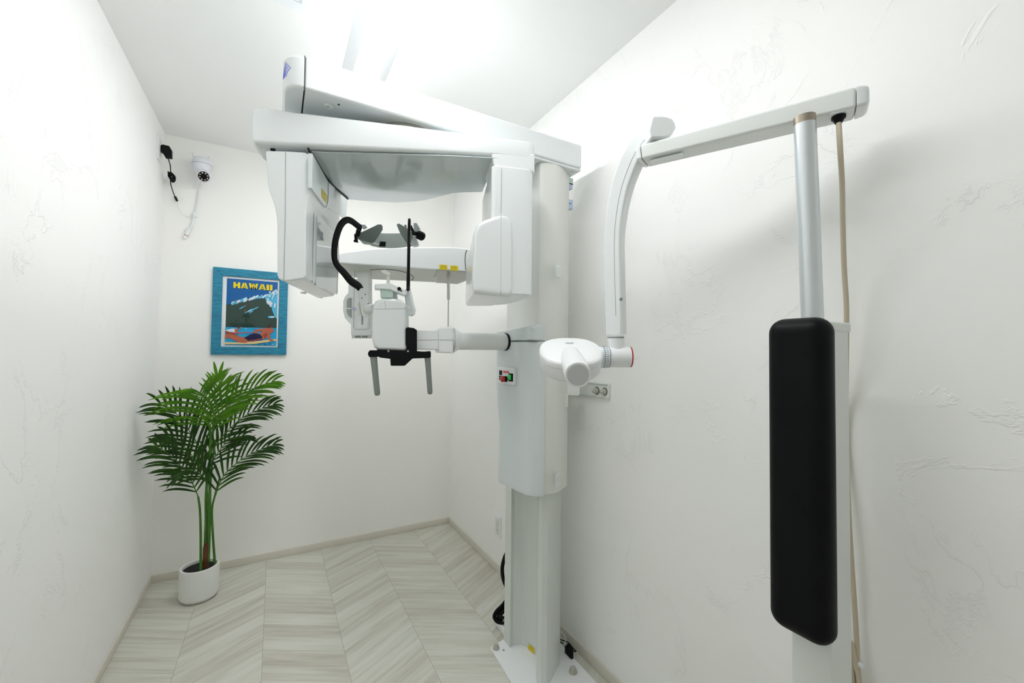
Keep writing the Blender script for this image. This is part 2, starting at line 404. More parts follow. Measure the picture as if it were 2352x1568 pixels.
# faint pale squares on the housing, each with two greyer insets
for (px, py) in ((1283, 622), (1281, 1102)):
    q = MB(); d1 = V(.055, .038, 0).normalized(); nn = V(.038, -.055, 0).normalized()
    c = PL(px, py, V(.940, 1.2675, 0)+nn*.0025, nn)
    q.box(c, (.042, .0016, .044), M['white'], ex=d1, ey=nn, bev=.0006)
    q.build('pale_square', None, cs)
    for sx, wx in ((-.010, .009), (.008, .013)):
        MB().box(c+nn*.0009+d1*sx, (wx, .0006, .024), ex=d1, ey=nn).build('square_inset', M['white2'], cs)
# rear connector blocks peeking out behind the housing
for (px, py, h_, c_) in ((1308, 417, .022, 'mint'), (1307, 430, .018, 'lilac'), (1308, 464, .014, 'lilac'), (1308, 476, .018, 'lilac'), (1308, 423, .006, 'black')):
    c = D(px, py, 1.665); MB().box(c, (.022, .02, h_), bev=.001).build('connector_block', M[c_], cs)
# carriage: lofted so that the middle bulges towards the patient
rings = []
def car_sec(z, bx, by):
    return [V(.853, 1.50, z), V(.80+bx, 1.482, z), V(.781+bx, 1.472, z), V(.778+bx, 1.45, z), V(.784+bx, 1.40, z), V(.792+bx, 1.33, z), V(.798+bx*.7, 1.290+by, z), V(.812+bx*.3, 1.268+by, z), V(.832, 1.259+by*.5, z), V(.8505, 1.2555, z), V(.853, 1.30, z)]
zs = [(.718, .012, .006), (.722, .003, .001), (.74, 0, 0), (.95, 0, 0), (1.03, -.008, 0), (1.10, -.013, 0), (1.20, -.014, 0), (1.275, -.014, 0)]
z_seam = X(1200, 783, .79).z
zs = [z for z in zs if z[0] < z_seam-.01]+[(z_seam-.004, -.014, 0), (z_seam-.0015, -.010, .004)]
mb = MB(); mb.loft([car_sec(*a) for a in zs]); lower = mb.build('carriage_cover', M['white2'], xm, sharp=50)
mb = MB(); r0 = car_sec(z_seam+.0015, -.010, .004); r1 = car_sec(z_seam+.004, -.014, 0); r2 = car_sec(1.30, -.014, 0)
def top_of(sec, dz):
    out = []
    for q in sec:
        # top slopes up towards the near right edge
        t = min(max((1.482-q.y)/.225, 0), 1); out.append(V(q.x, q.y, 1.318+.012*t+.012*max((q.x-.80)/.05, 0)*t+dz))
    return out
r3 = top_of(car_sec(1.3, -.014, 0), -.004); r4 = top_of(car_sec(1.3, -.009, .004), 0)
mb.loft([r0, r1, r2, r3, r4]); cu = mb.build('carriage_upper_cover', M['white2'], xm, sharp=50)
q = MB(); q.lathe(Y(1225, 752, 1.2585), (0, -1, 0), [(0, -.002), (.0055, -.002), (.0055, .002), (.004, .003), (0, .003)], n=20); q.build('cover_screw', M['white'], cu)
MB().bb(.79, .853, 1.26, 1.47, z_seam-.0016, z_seam+.0016).build('cover_gap', M['softseam'], xm)
# rotary control panel on the patient-side face
XF = .767
fx = lambda px, py, o=0: X(px, py, XF-o)
cpn = MB(); c0, c1 = fx(1144, 842, .002), fx(1180, 883, .002)
ym0, ym1, zt, zb_ = max(c0.y, c1.y), min(c0.y, c1.y), fx(1145, 842, .002).z, fx(1176, 884, .002).z
cpn.bb(XF-.004, XF+.012, ym1, ym0, zb_, zt, bev=.003)
cp = cpn.build('control_panel', M['white'], xm)
def onp(px, py): return X(px, py, XF-.0045)
def tile(name, px0, py0, px1, py1, mt, th, par, bev=.001):
    a_, b_ = onp(px0, py0), onp(px1, py1)
    return MB().bb(XF-.0045-th, XF-.003, min(a_.y, b_.y), max(a_.y, b_.y), min(a_.z, b_.z), max(a_.z, b_.z), bev=bev).build(name, M[mt], par)
tile('legend_plate', 1147, 850, 1153, 861, 'black', .001, cp, .0003)
tile('legend_plate', 1147, 862, 1151, 873, 'black', .001, cp, .0003)
tile('red_legend', 1156, 851, 1169, 857, 'redlabel', .0008, cp, .0002)
tile('power_switch', 1170, 857, 1178, 876, 'black', .004, cp, .0006)
tile('switch_lens', 1170.5, 860, 1176, 872, 'green', .008, cp, .001)
c = onp(1163, 870); MB().lathe(c, (-1, 0, 0), [(0, 0), (.011, 0), (.011, .008), (.008, .010), (0, .010)], n=24).build('stop_button_collar', M['black'], cp)
MB().lathe(c+V(-.009, 0, 0), (-1, 0, 0), [(0, 0), (.008, 0), (.0115, .003), (.0125, .008), (.010, .013), (.005, .0155), (0, .016)], n=24).build('emergency_stop_button', M['red'], cp)

# overhead beam
S = .915
def HZ(z): return CH+(z-CH)*S
BZ0, BZ1, BY0, BY1 = HZ(2.0155), HZ(2.1160), 1.370*S, 1.500
BX0, BX1 = .058*S, 1.108*S
mb = MB(); mb.prism([V(BX0, BY0, BZ0), V(BX1, BY0, BZ0), V(BX1, BY1, BZ0), V(BX0, BY1, BZ0)], V(0, 0, BZ1-BZ0), bev=.007, seg=4)
ob = mb.build('overhead_beam', M['white'], xm)
# rounded nose cap
def nose(z, ins):
    out = [V(BX0-.0015, BY1-ins, z)]
    r = .048-ins*.5
    for i in range(9):
        a_ = math.pi/2*(i/8); out.append(V(.002+ins+r-r*math.sin(a_), BY1-ins-r+r*math.cos(a_), z))
    for i in range(11):
        a_ = math.pi/2*(i/10); out.append(V(.002+ins+r-r*math.cos(a_), BY0+ins+r-r*math.sin(a_), z))
    out.append(V(BX0-.0015, BY0+ins, z)); return out
mb = MB(); mb.loft([nose(BZ0, .008), nose(BZ0+.0025, .003), nose(BZ0+.008, 0), nose(BZ1-.012, 0), nose(BZ1-.004, .004), nose(BZ1, .012)])
nc = mb.build('beam_end_cap', M['white'], xm, sharp=55)
MB().bb(BX0-.0017, BX0+.0002, BY0+.001, BY1-.001, BZ0+.001, BZ1-.001).build('beam_gap', M['seam'], xm)
# logo: four blue arcs on the cap's rounded corner
q = MB()
for i in range(4):
    pts = []
    for t in range(9):
        a_ = math.radians(10+7*i+(t/8)**1.6*20); r = .0485
        zz = BZ0+.030+.040*(t/8)*(1-.14*i)
        pts.append(V(.002+.048-r*math.cos(a_), BY0+.048-r*math.sin(a_), zz))
    q.tube(pts, .00065, n=5)
q.build('logo_mark', M['logo'], nc)
# underside fittings
q = MB(); c = Z(755, 243, BZ0); q.lathe(c, (0, 0, -1), [(.012, -.001), (.012, .003), (.008, .0045), (.0075, .001), (0, .001)], n=24); q.build('underside_boss', M['matte'], ob)
q = MB(); c = Z(778, 240, BZ0); q.lathe(c, (0, 0, -1), [(0, 0), (.0035, 0), (.0035, .0006), (0, .0006)], n=16); q.build('underside_hole', M['black'], ob)
q = MB(); q.bb(.80, BX1, 1.258, 1.49, BZ0-.010, BZ0, bev=.004); q.build('column_bracket', M['white'], xm)
q = MB(); q.lathe(Z(1315, 396, BZ0-.012), (0, 0, -1), [(0, 0), (.006, 0), (.006, .002), (0, .003)], n=16); q.build('bracket_screw', M['matte'], ob)

# rotating C-arm ------------------------------------------------
AG = V(-.063*S, 1.468*S, 0); aG = math.radians(-17); uG = V(math.cos(aG), math.sin(aG), 0); vG = V(-math.sin(aG), math.cos(aG), 0)
def G(px, py, off=0.0): return PL(px, py, AG+vG*off, vG)
def GL(u, v, z): return AG+uG*u*S+vG*v*S+V(0, 0, z)
GT = HZ(1.973)
def zbot(u): return HZ(1.862+.045*max(min(u/.72, 1), 0))
front = [(-.016, GT-.006), (-.010, GT), (.873, GT)]
# body lofted along u: each ring = section in (v, z)
mb = MB(); rings = []
us = [-.017, -.014, -.004, .03, .08, .15, .20, .26, .32, .39, .46, .50, .545, .58, .61, .65, .69, .72, .74, .80, .850, .866, .872]
def rear(u):
    tab = [(-.017, .10), (0, .17), (.08, .36), (.20, .415), (.32, .395), (.46, .36), (.545, .295), (.61, .235), (.70, .20), (.80, .18), (.872, .16)]
    for (a_, b_), (c_, d_) in zip(tab, tab[1:]):
        if a_ <= u <= c_: return b_+(d_-b_)*(u-a_)/(c_-a_)
    return tab[-1][1]
for u in us:
    e_ = .010 if u in (us[0], us[-1]) else (.003 if u in (us[1], us[-2]) else 0)
    wv = rear(u); zb = zbot(u)
    rings.append([GL(u, .0+e_+.006, GT-e_*.6), GL(u, e_, GT-.006-e_*.6), GL(u, e_, zb+.010+e_), GL(u, e_+.003, zb+.003+e_), GL(u, e_+.010, zb+e_),
                  GL(u, wv*.5, zb-.006+e_), GL(u, wv-.012-e_, zb-.008+e_), GL(u, wv-.003-e_, zb-.003+e_), GL(u, wv-e_, zb+.008+e_), GL(u, wv-e_-.03, GT-.03), GL(u, wv-e_-.06, GT-e_)])
mb.loft(rings); ga = mb.build('rotating_arm', M['white'], xm, sharp=60)
# right shoulder drop of the arm down to the seam with the tube housing
mb = MB(); sh = [(1128, 352), (1229, 352), (1229, 399), (1221, 394), (1150, 386), (1137, 388)]
mb.prism([G(a_, b_, 0.0005) for a_, b_ in sh], vG*.15, bev=.006, seg=3, ang=25); mb.build('arm_shoulder', M['white'], xm)
# glossy underside panel
def ub(px, py, zz): return Z(px, py, zz)
mb = MB(); tray = [(716, 349), (760, 351), (900, 355), (1040, 359), (1142, 364), (1134, 385), (1120, 412), (1108, 441), (1060, 442), (1040, 444), (1015, 450), (1000, 454), (975, 460), (950, 463), (910, 465), (870, 463), (835, 461), (802, 458), (775, 438), (750, 405), (728, 368)]
pts = []
for px, py in tray:
    # follow the slanting bottom of the arm
    zz = HZ(1.87)
    for _ in range(4):
        p_ = Z(px, py, zz); u_ = (p_-AG).dot(uG)/S; zz = zbot(u_)-.0085-.0
    pts.append(Z(px, py, zz))
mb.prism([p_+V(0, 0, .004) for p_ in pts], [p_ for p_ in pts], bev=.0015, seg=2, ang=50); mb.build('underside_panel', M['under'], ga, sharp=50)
# dark gap beside the detector and slot end
mb = MB(); g_ = [(708, 341), (716, 357), (734, 386), (752, 412), (775, 436), (799, 457)]
mb.tube([Z(a_, b_, zbot(.2)-.012) for a_, b_ in g_], .0030, n=6); mb.build('slide_gap', M['black'], ga)
mb = MB(); mb.tube([Z(a_, b_, zbot(.05)-.004) for a_, b_ in [(622, 343), (632, 344)]], .004, n=6); mb.build('slot_end', M['black'], ga)
# bearing between the beam and arm
cB = GL(.43, .17, 0)
mb = MB(); mb.lathe(V(cB.x, cB.y, GT-.012), (0, 0, 1), [(0, 0), (.145, 0), (.145, .016), (.135, .022), (.10, .024), (.10, BZ0-GT+.012), (0, BZ0-GT+.012)], n=48)
mb.build('bearing', M['greyplate'], xm)
# raised top covers on the arm
mb = MB(); mb.prism([GL(.06, .03, GT-.002), GL(.26, .03, GT-.002), GL(.26, .30, GT-.002), GL(.06, .30, GT-.002)], V(0, 0, .016), bev=.006); mb.build('arm_top_cover', M['white'], ga)
mb = MB(); mb.prism([GL(.268, .02, GT-.002), GL(.855, .02, GT-.002), GL(.855, .14, GT-.002), GL(.60, .20, GT-.002), GL(.268, .34, GT-.002)], V(0, 0, .010), bev=.004); mb.build('arm_top_cover', M['white2'], ga)

# detector housing (left end of arm)
hd = math.radians(18.5); vD = V(math.sin(hd), math.cos(hd), 0)
OD = .012
up_pts = [(609, 345), (656, 346), (700, 349), (712, 353), (716, 364), (716, 431), (709, 455), (703, 480), (702, 560), (702, 633), (698, 640), (652, 646), (640, 641), (636, 632), (636, 514), (634, 492), (629, 468), (619, 440), (615, 425)]
mb = MB(); mb.prism([G(a_, b_, OD) for a_, b_ in up_pts], vD*.375, bev=.006, seg=3, ang=22)
dh = mb.build('detector_housing', M['white'], xm, sharp=60)
# upper inner shoulder (deeper part at top, where the label sits)
ipn = uG*math.cos(math.radians(1.5))
ipn = V(vD.y, -vD.x, 0)    # normal of the inner face, pointing to the patient
PI_ = G(716, 431, OD)
def inn(px, py, o=0.0): return PL(px, py, PI_+ipn*(o), ipn)
mb = MB(); s_ = [(718, 352), (738, 388), (754, 417), (799, 458), (795, 503), (755, 478), (748, 476), (722, 440), (717, 432)]
mb.prism([inn(a_, b_, .004) for a_, b_ in s_], ipn*(-.012), bev=.002, seg=2, ang=40); mb.build('detector_shoulder', M['white2'], dh)
PJ = G(702, 560, OD)
def inl(px, py, o=0.0): return PL(px, py, PJ+ipn*o, ipn)
mb = MB(); s_ = [(730, 483), (734, 480), (776, 517), (776, 672), (774, 676), (727, 655), (725, 650)]
mb.prism([inl(a_, b_, .0035) for a_, b_ in s_], ipn*(-.006), bev=.001, seg=2, ang=40); mb.build('detector_panel', M['gglass'], dh)
mb = MB(); seampath(mb, [inl(a_, b_, .001) for a_, b_ in ((716, 460), (721, 468), (721, 500), (719, 560), (717, 648))], .0014, M['softseam'])
mb.tube([inl(a_, b_, .002) for a_, b_ in ((730, 481), (776, 518), (778, 600), (774, 672))], .0012, M['softseam'], n=6)
mb.build('panel_seam', None, dh)
mb = MB(); seampath(mb, [G(a_, b_, OD-.0004) for a_, b_ in ((656, 347), (655, 500), (653, 600), (652, 645))], .0006, M['softseam'])
mb.build('housing_seam', None, dh)
mb = MB(); seampath(mb, [inn(a_, b_, .0045) for a_, b_ in ((754, 418), (753, 465), (748, 476))], .0009, M['softseam']); mb.build('shoulder_seam', None, dh)
L0, L1, L2 = inn(739, 451, .0045), inn(750, 461, .0045), inn(739, 431, .0045)
label('caution_label', L0, (inn(750, 451, .0045)-L0)*V(1, 1, 0) if False else vD, V(0, 0, 1), (L1-L0).dot(vD), L2.z-L0.z, dh, 3)
# vents and feet on the underside
zu = G(676, 643, OD).z-.0005
mb = MB()
for i in range(7):
    a_ = Z(672+3.4*i, 650+1.8*i, zu); mb.box(a_, (.020, .0025, .0012), ex=uG, ey=vD)
mb.build('vent', M['softseam'], dh)
for px, py in ((697, 672), (735, 682)):
    MB().lathe(Z(px, py, zu), (0, 0, -1), [(0, -.002), (.010, -.002), (.009, .003), (0, .003)], n=20).build('rubber_foot', M['ivory'], dh)

# tube head housing (right end of arm)
hT = math.radians(20); vT = V(math.sin(hT), math.cos(hT), 0)
TZ0, TZ1 = HZ(1.433), HZ(1.872)
mb = MB()
main = [GL(.722, .002, 0), GL(.738, -.006, 0), GL(.845, -.006, 0), GL(.868, .006, 0), GL(.872, .03, 0)]
pl = main+[V(.748, 1.28, 0), V(.752, 1.37, 0), V(.735, 1.41, 0), V(.675, 1.43, 0)]
pl = [p_+V(0, 0, TZ0) for p_ in pl]
mb.prism(pl, V(0, 0, TZ1-TZ0), bev=.005, seg=3, ang=35)
th_ = mb.build('tube_housing', M['white'], xm, sharp=50)
# bulging lower cover with a rounded top
mb = MB(); fpts = []
bo = [(1088, 560), (1090, 530), (1099, 512), (1112, 504), (1135, 496), (1152, 492), (1166, 494), (1174, 503), (1177, 516), (1178, 560), (1178, 668), (1172, 681), (1152, 680), (1092, 673), (1086, 668), (1085, 640)]
A_ = [G(a_, b_, -.012) for a_, b_ in bo]
B_ = []
for p_ in A_:
    u_ = (p_-AG).dot(uG)/S; dep = .36 if u_ < .70 else (.27 if u_ < .76 else .20)
    # rear edge is rounded: top comes down at the back
    z_ = p_.z
    if z_ > HZ(1.60): z_ = HZ(1.60)+(z_-HZ(1.60))*.35
    q_ = p_+vT*dep; B_.append(V(min(q_.x, .750), q_.y, z_))
mid = []
for p_, r_ in zip(A_, B_):
    u_ = (p_-AG).dot(uG); m_ = p_+(r_-p_)*.62; mid.append(V(m_.x, m_.y, p_.z-(p_.z-r_.z)*.28))
inset = lambda L, k_: [(sum(L, V(0,0,0))/len(L))*(k_)+p_*(1-k_) for p_ in L]
mb.loft([inset(A_, .16), [p_+vG*.0004 for p_ in inset(A_, .09)], [p_+vG*.003 for p_ in inset(A_, .035)], [p_+vG*.009 for p_ in inset(A_, .008)], [p_+vG*.018 for p_ in A_], mid, B_, [p_+vT*.006 for p_ in inset(B_, .08)]])
tb = mb.build('tube_cover', M['white'], xm, sharp=60)
mb = MB(); seampath(mb, [G(a_, b_, -.0062) for a_, b_ in ((1152, 387), (1151.5, 440), (1151, 490))], .0006, M['softseam'])
seampath(mb, [G(a_, b_, -.0115) for a_, b_ in ((1151, 494), (1151, 580), (1150, 678))], .0007, M['softseam']); mb.build('cover_seam', None, tb)
mb = MB()
mb.tube([Z(a_, b_, TZ0-.004) for a_, b_ in ((1149, 681), (1118, 702))], .0008, n=5)
mb.build('bottom_seam', M['softseam'], th_)
MB().lathe(Z(1121, 699, TZ0-.001), (0, 0, -1), [(0, -.003), (.008, -.003), (.008, .002), (0, .002)], n=18).build('rubber_foot', M['greyband'], th_)
for px, py in ((1097, 580), (1096, 592), (1096, 635)):
    pass

# patient support arm -----------------------------------------------------
PP = V(.78, 1.405, 0); pd = V(-.42, .075, 0).normalized(); pn = V(pd.y, -pd.x, 0)
if pn.dot(V(0, -1, 0)) < 0: pn = -pn
def PT(px, py, o=0.0): return PL(px, py, PP+pn*o, pn)
ca = PT(1170, 785); cb = PT(1036, 783)
mb = MB(); mb.cyl(ca+V(.02, 0, 0), cb, .0320, n=36); sa = mb.build('support_arm', M['matte'], xm)
MB().lathe(V(XF+.001, ca.y, ca.z), (-1, 0, 0), [(.0, -.004), (.0338, -.004), (.0338, .0012), (0, .0012)], n=36).build('arm_socket', M['black'], xm)
mb = MB(); o_ = [(1009, 752), (1037, 750), (1041, 755), (1042, 808), (1038, 811), (1011, 810), (1008, 806), (1007, 757)]
mb.prism([PT(a_, b_, .045) for a_, b_ in o_], pn*(-.09), bev=.006, seg=3, ang=60); cn = mb.build('arm_coupling', M['bright'], xm)
mb = MB(); ce = PT(1041, 781, 0); mb.cyl(ce-pd*.0, ce-pd*.022, .048, r2=.033, n=32); mb.build('coupling_cone', M['bright'], cn)
mb = MB(); o_ = [(940, 757), (1012, 759), (1012, 803), (940, 802)]
mb.prism([PT(a_, b_, .035) for a_, b_ in o_], pn*(-.07), bev=.003); xb = mb.build('cross_beam', M['bright'], xm)
mb = MB(); strip(mb, PT(955, 781, .035), PT(1009, 780, .035), .0012, pn, M['softseam']); mb.build('beam_seam', None, xb, wn=False)
mb = MB(); strip(mb, PT(1008, 780, .0455), PT(1041, 781, .0455), .0012, pn, M['softseam']); mb.build('coupling_seam', None, cn, wn=False)
# chin-rest tower
tw = [(858, 700), (864, 690), (878, 686), (905, 684), (922, 688), (931, 697), (933, 720), (936, 800), (930, 806), (870, 804), (860, 797), (856, 780), (855, 720)]
mb = MB(); A_ = [PT(a_, b_, .055) for a_, b_ in tw]; mb.prism(A_, pn*(-.10), bev=.012, seg=4, ang=70)
ct = mb.build('chin_rest_tower', M['white'], xm, sharp=60)
for a_, b_, w_ in (((857, 710), (932, 708), .0009), ((884, 690), (886, 708), .0009), ((874, 801), (910, 801), .0011)):
    mb = MB(); strip(mb, PT(*a_, .0555), PT(*b_, .0555), w_, pn, M['softseam']); mb.build('tower_seam', None, ct, wn=False)
# second block behind the tower (right side) and black bracket
mb = MB(); mb.prism([PT(a_, b_, .0) for a_, b_ in ((925, 700), (938, 700), (940, 760), (938, 800), (925, 800))], pn*(-.06), bev=.004); mb.build('tower_back', M['white2'], ct)
# chin cup assembly
mb = MB(); o_ = [(861, 652), (897, 650), (912, 657), (935, 668), (935, 677), (928, 676), (905, 668), (897, 664), (862, 662)]
mb.prism([PT(a_, b_, .045) for a_, b_ in o_], pn*(-.05), bev=.002, seg=2, ang=60); cc = mb.build('chin_cup', M['bright'], xm)
mb = MB(); mb.prism([PT(a_, b_, .038) for a_, b_ in ((874, 663), (903, 663), (903, 682), (901, 684), (877, 683), (875, 680))], pn*(-.035), bev=.003); mb.build('cup_insert', M['mint'], cc)
mb = MB(); mb.prism([PT(a_, b_, .03) for a_, b_ in ((889, 626), (895, 626), (896, 652), (888, 652))], pn*(-.009), bev=.001)
mb.prism([PT(a_, b_, .034) for a_, b_ in ((875, 621), (884, 619), (896, 626), (896, 631), (891, 632), (878, 625))], pn*(-.016), bev=.001, seg=2); mb.build('bite_stick', M['ivory'], cc)
mb = MB(); mb.cyl(PT(917, 663, .05), PT(917, 663, .0), .0065, n=20, bev=.001); mb.build('clamp_knob', M['black'], cc)
mb = MB(); mb.cyl(PT(921, 669, .045), PT(921, 669, .01), .0045, n=20, bev=.001); mb.build('clamp_knob', M['black'], cc)
mb = MB(); mb.prism([PT(a_, b_, .01) for a_, b_ in ((902, 668), (912, 672), (914, 690), (898, 690))], pn*(-.03), bev=.002); mb.build('cup_stem', M['white2'], cc)
# black hand-grip frame
mb = MB(); o_ = [(932, 754), (936, 751), (951, 753), (958, 758), (958, 806), (974, 807), (989, 806), (990, 811), (990, 820), (985, 822), (948, 823), (932, 838), (929, 840), (898, 840), (897, 824), (873, 821), (870, 819), (848, 820), (845, 814), (846, 808), (850, 804), (866, 804), (868, 802), (932, 805), (939, 798), (932, 792)]
mb.prism([PT(a_, b_, .062) for a_, b_ in o_], pn*(-.030), bev=.0025, seg=2, ang=40); hf = mb.build('handle_frame', M['black'], xm)
mb = MB()
mb.prism([PT(a_, b_, .040) for a_, b_ in ((930, 755), (950, 755), (950, 800), (930, 800))], pn*(-.06), bev=.006); mb.build('clamp_block', M['black'], hf)
for px, py in ((892, 806), (937, 806)):
    MB().lathe(PT(px, py, .0625), pn, [(0, 0), (.0036, 0), (.003, .0015), (0, .002)], n=16).build('frame_screw', M['steel'], hf)
def grip(a_, b_, w0, w1, o0, o1):
    p0, p1 = PT(*a_, o0), PT(*b_, o1); n_ = 10; rr = []; ps = []
    for i in range(n_+1):
        t = i/n_; ps.append(p0+(p1-p0)*t); e_ = 1.0 if i < n_ else .55
        rr.append((w0+(w1-w0)*min(t*2.2, 1))*e_)
    ps.insert(-1, ps[-2]+(ps[-1]-ps[-2])*.75); rr.insert(-1, rr[-2]*.9)
    q = MB(); q.tube(ps, rr, n=20, prof=[(math.cos(2*math.pi*i/20)*1.0, math.sin(2*math.pi*i/20)*.8) for i in range(20)], up=pn); return q.build('hand_grip', M['grip'], hf)
grip((858, 819), (867, 908), .0115, .0098, .050, .045); grip((982, 820), (988, 905), .0108, .0092, .050, .045)

# temple supports
hL = math.radians(50); dL = V(math.sin(hL), math.cos(hL), 0); lS = V(dL.y, -dL.x, 0)   # left arm splays outwards
hR = math.radians(15.6); dR = V(math.sin(hR), math.cos(hR), 0); lR = V(dR.y, -dR.x, 0)
LP = D(829, 664, 1.50); RP = D(937.5, 666, 1.50)
def LS(px, py, o=0.0): return PL(px, py, LP+lS*o, lS)
arcL = [(829, 664), (822, 656), (806, 645), (790, 626), (776, 611), (769, 596), (768, 575), (771, 550), (779, 524), (788, 510), (798, 505), (808, 508), (820, 517), (828, 523)]
def flatprof(a, b, n=16): return [(a*math.copysign(abs(math.cos(2*math.pi*i/n))**.7, math.cos(2*math.pi*i/n)), b*math.copysign(abs(math.sin(2*math.pi*i/n))**.7, math.sin(2*math.pi*i/n))) for i in range(n)]
P3 = [LS(a_, b_) for a_, b_ in arcL]
sp = cr_spline(P3, 5); N_ = len(sp)
def rad(i):
    t = i/(N_-1)
    return 1.0 if t > .3 else (1.25 if .04 < t < .16 else (1.12 if t < .04 else 1.25-.25*min((t-.16)/.14, 1)))
mb = MB(); mb.tube(sp, [rad(i) for i in range(N_)], prof=flatprof(.0112, .0062), up=lS)
tsL = mb.build('temple_arm', M['black'], xm, sharp=70)
mb = MB(); sh_ = [RP+dR*((p_-LP).dot(dL))*.9+V(0, 0, p_.z-LP.z) for p_ in sp]; mb.tube(sh_, [rad(i) for i in range(N_)], prof=flatprof(.0105, .0052), up=lR)
tsR = mb.build('temple_arm', M['black'], xm, sharp=70)
nPv = (-cF*.9+cR*.35); nPv.z = 0; nPv.normalize(); Pv0 = D(836, 700, 1.485)
def PV(px, py, o=0.0): return PL(px, py, Pv0+nPv*o, nPv)
mb = MB(); mb.prism([PV(a_, b_) for a_, b_ in ((823, 668), (828, 662), (833, 660), (841, 682), (847, 700), (850, 716), (849, 724), (842, 728), (834, 727), (830, 716), (826, 690))], nPv*(-.016), bev=.003, seg=2, ang=50)
pL = mb.build('arm_pivot', M['matte'], xm, sharp=50)
mb = MB(); mb.prism([PV(a_, b_, -.017) for a_, b_ in ((823, 694), (830, 692), (838, 704), (840, 722), (832, 725), (822, 722), (817, 713), (818, 702))], nPv*(-.014), bev=.003, ang=50); mb.build('pivot_back', M['ivory'], xm)
MB().cyl(PV(840, 709, -.006), PV(840, 709, -.006)+(D(862, 708, 1.50)-D(840, 709, 1.50))*1.05, .0160, n=28, bev=.002).build('pivot_hub', M['matte'], xm)
for px, py in ((831, 684), (839, 676), (846, 697), (838, 712)):
    MB().lathe(PV(px, py, .0002), nPv, [(0, 0), (.0022, 0), (.002, .0006), (0, .0006)], n=10).build('pivot_screw', M['seam'], pL)
Rp = D(944, 708, 1.50)
def RS(px, py, o=0.0): return PL(px, py, Rp+nR*o, nR)
nR = (-cF*.9-cR*.25); nR.z = 0; nR.normalize()
q = MB(); q.prism([RS(a_, b_) for a_, b_ in ((933, 668), (938, 664), (943, 660), (952, 700), (956, 712), (954, 722), (948, 727), (941, 725), (938, 718), (935, 690))], nR*.016, bev=.003, ang=50); pr = q.build('arm_pivot', M['white'], xm)
MB().lathe(RS(951, 712)+nR*.0165, nR, [(0, 0), (.005, 0), (.005, .0006), (0, .0008)], n=20).build('pivot_cap', M['ivory'], pr)
MB().cyl(D(926, 708, 1.50), D(944, 709, 1.50), .0170, n=28, bev=.002).build('pivot_hub', M['matte'], xm)
# temple pads
def plate(pts, d0, nrm, th, name, mt, bev=.001, par=None):
    P_ = D(*pts[0], d0); q = MB(); q.prism([PL(a_, b_, P_, nrm) for a_, b_ in pts], -nrm.normalized()*th, bev=bev, seg=2, ang=60)
    return q.build(name, M[mt], par or xm, sharp=50)
nl = (-cF*.85+cR*.45); nl.z = .15
padL = plate([(819, 541), (821, 537), (858, 520), (868, 515), (876, 515), (879, 520), (879, 527), (868, 545), (861, 555), (856, 557), (850, 556), (824, 549)], 1.60, nl, .005, 'temple_pad', 'grey')
nr = (-cF*.6-cR*.75); nr.z = .15
padR = plate([(911, 517), (912, 514), (916, 513), (932, 522), (944, 534), (946, 545), (940, 560), (936, 563), (928, 550), (918, 534)], 1.63, nr, .004, 'temple_pad', 'grey')
plate([(824, 549), (850, 557), (858, 558), (868, 562), (846, 562), (836, 561), (830, 556)], 1.62, -cF+V(0, 0, -.3), .02, 'pad_holder', 'white2', .002)
plate([(826, 520), (829, 515), (838, 515), (842, 521), (834, 526)], 1.63, -cF, .012, 'pad_holder', 'white2', .002)
plate([(946, 540), (952, 544), (958, 552), (961, 560), (959, 564), (948, 566), (941, 560), (942, 550)], 1.63, -cF, .02, 'pad_holder', 'white', .003)
plate([(949, 512), (956, 511), (964, 524), (964, 532), (950, 531)], 1.66, -cF-cR*.2, .012, 'pad_holder', 'white2', .002)
plate([(928, 517), (930, 515), (933, 517), (935, 526), (933, 527)], 1.64, -cF, .006, 'pad_clip', 'greyband', .001)
# knobs of the temple clamps
MB().cyl(D(946, 536, 1.60), D(958, 536, 1.62), .0075, n=18).build('clamp_stem', M['black'], xm)
q = MB(); q.lathe(D(957, 537, 1.62), (D(976, 546, 1.64)-D(957, 537, 1.62)), [(0, 0), (.013, .001), (.0165, .006), (.0175, .018), (.016, .028), (.011, .033), (0, .034)], n=9); q.build('clamp_knob', M['black'], xm, sharp=25)
MB().cyl(D(943, 520, 1.56), D(950, 534, 1.60), .006, n=14).build('clamp_link', M['black'], xm)
q = MB(); q.prism([D(a_, b_, 1.60) for a_, b_ in ((813, 537), (819, 536), (820, 553), (822, 556), (812, 555), (812, 551), (814, 550))], cF*.012, bev=.001); q.build('clamp_knob', M['black'], xm)
MB().cyl(D(826, 521, 1.57), D(821, 540, 1.60), .009, n=14, bev=.002).build('clamp_link', M['black'], xm)
# curved head band behind
nb = 22; top, bot = [], []
for i in range(nb+1):
    t = i/nb; px = 838+(958-838)*t; s2 = 1-(2*t-1)**2
    dpt = 1.66+.085*s2
    pt = 541-4*0+ (-6)*abs(2*t-1)**2 + (535.5-541)*0; 
    ptop = 531.5+4.5*s2; pbot = 560+9.5*s2 - (2 if t < .1 or t > .9 else 0)
    top.append(D(px, ptop, dpt)); bot.append(D(px, pbot, dpt))
mb = MB(); rings = []
for t_, b_ in zip(top, bot):
    n_ = (CAM-t_); n_.z = 0; n_.normalize(); rings.append([t_, b_, b_-n_*.004, t_-n_*.004])
mb.loft(rings); hb = mb.build('head_band', M['greyband'], xm, sharp=30)
plate([(873, 554), (886, 555), (885, 566), (871, 565)], 1.726, -cF, .003, 'band_window', 'black', .0005, hb)
plate([(942, 554), (947, 555), (947, 565), (941, 565)], 1.66, -cF, .003, 'band_window', 'black', .0005, hb)

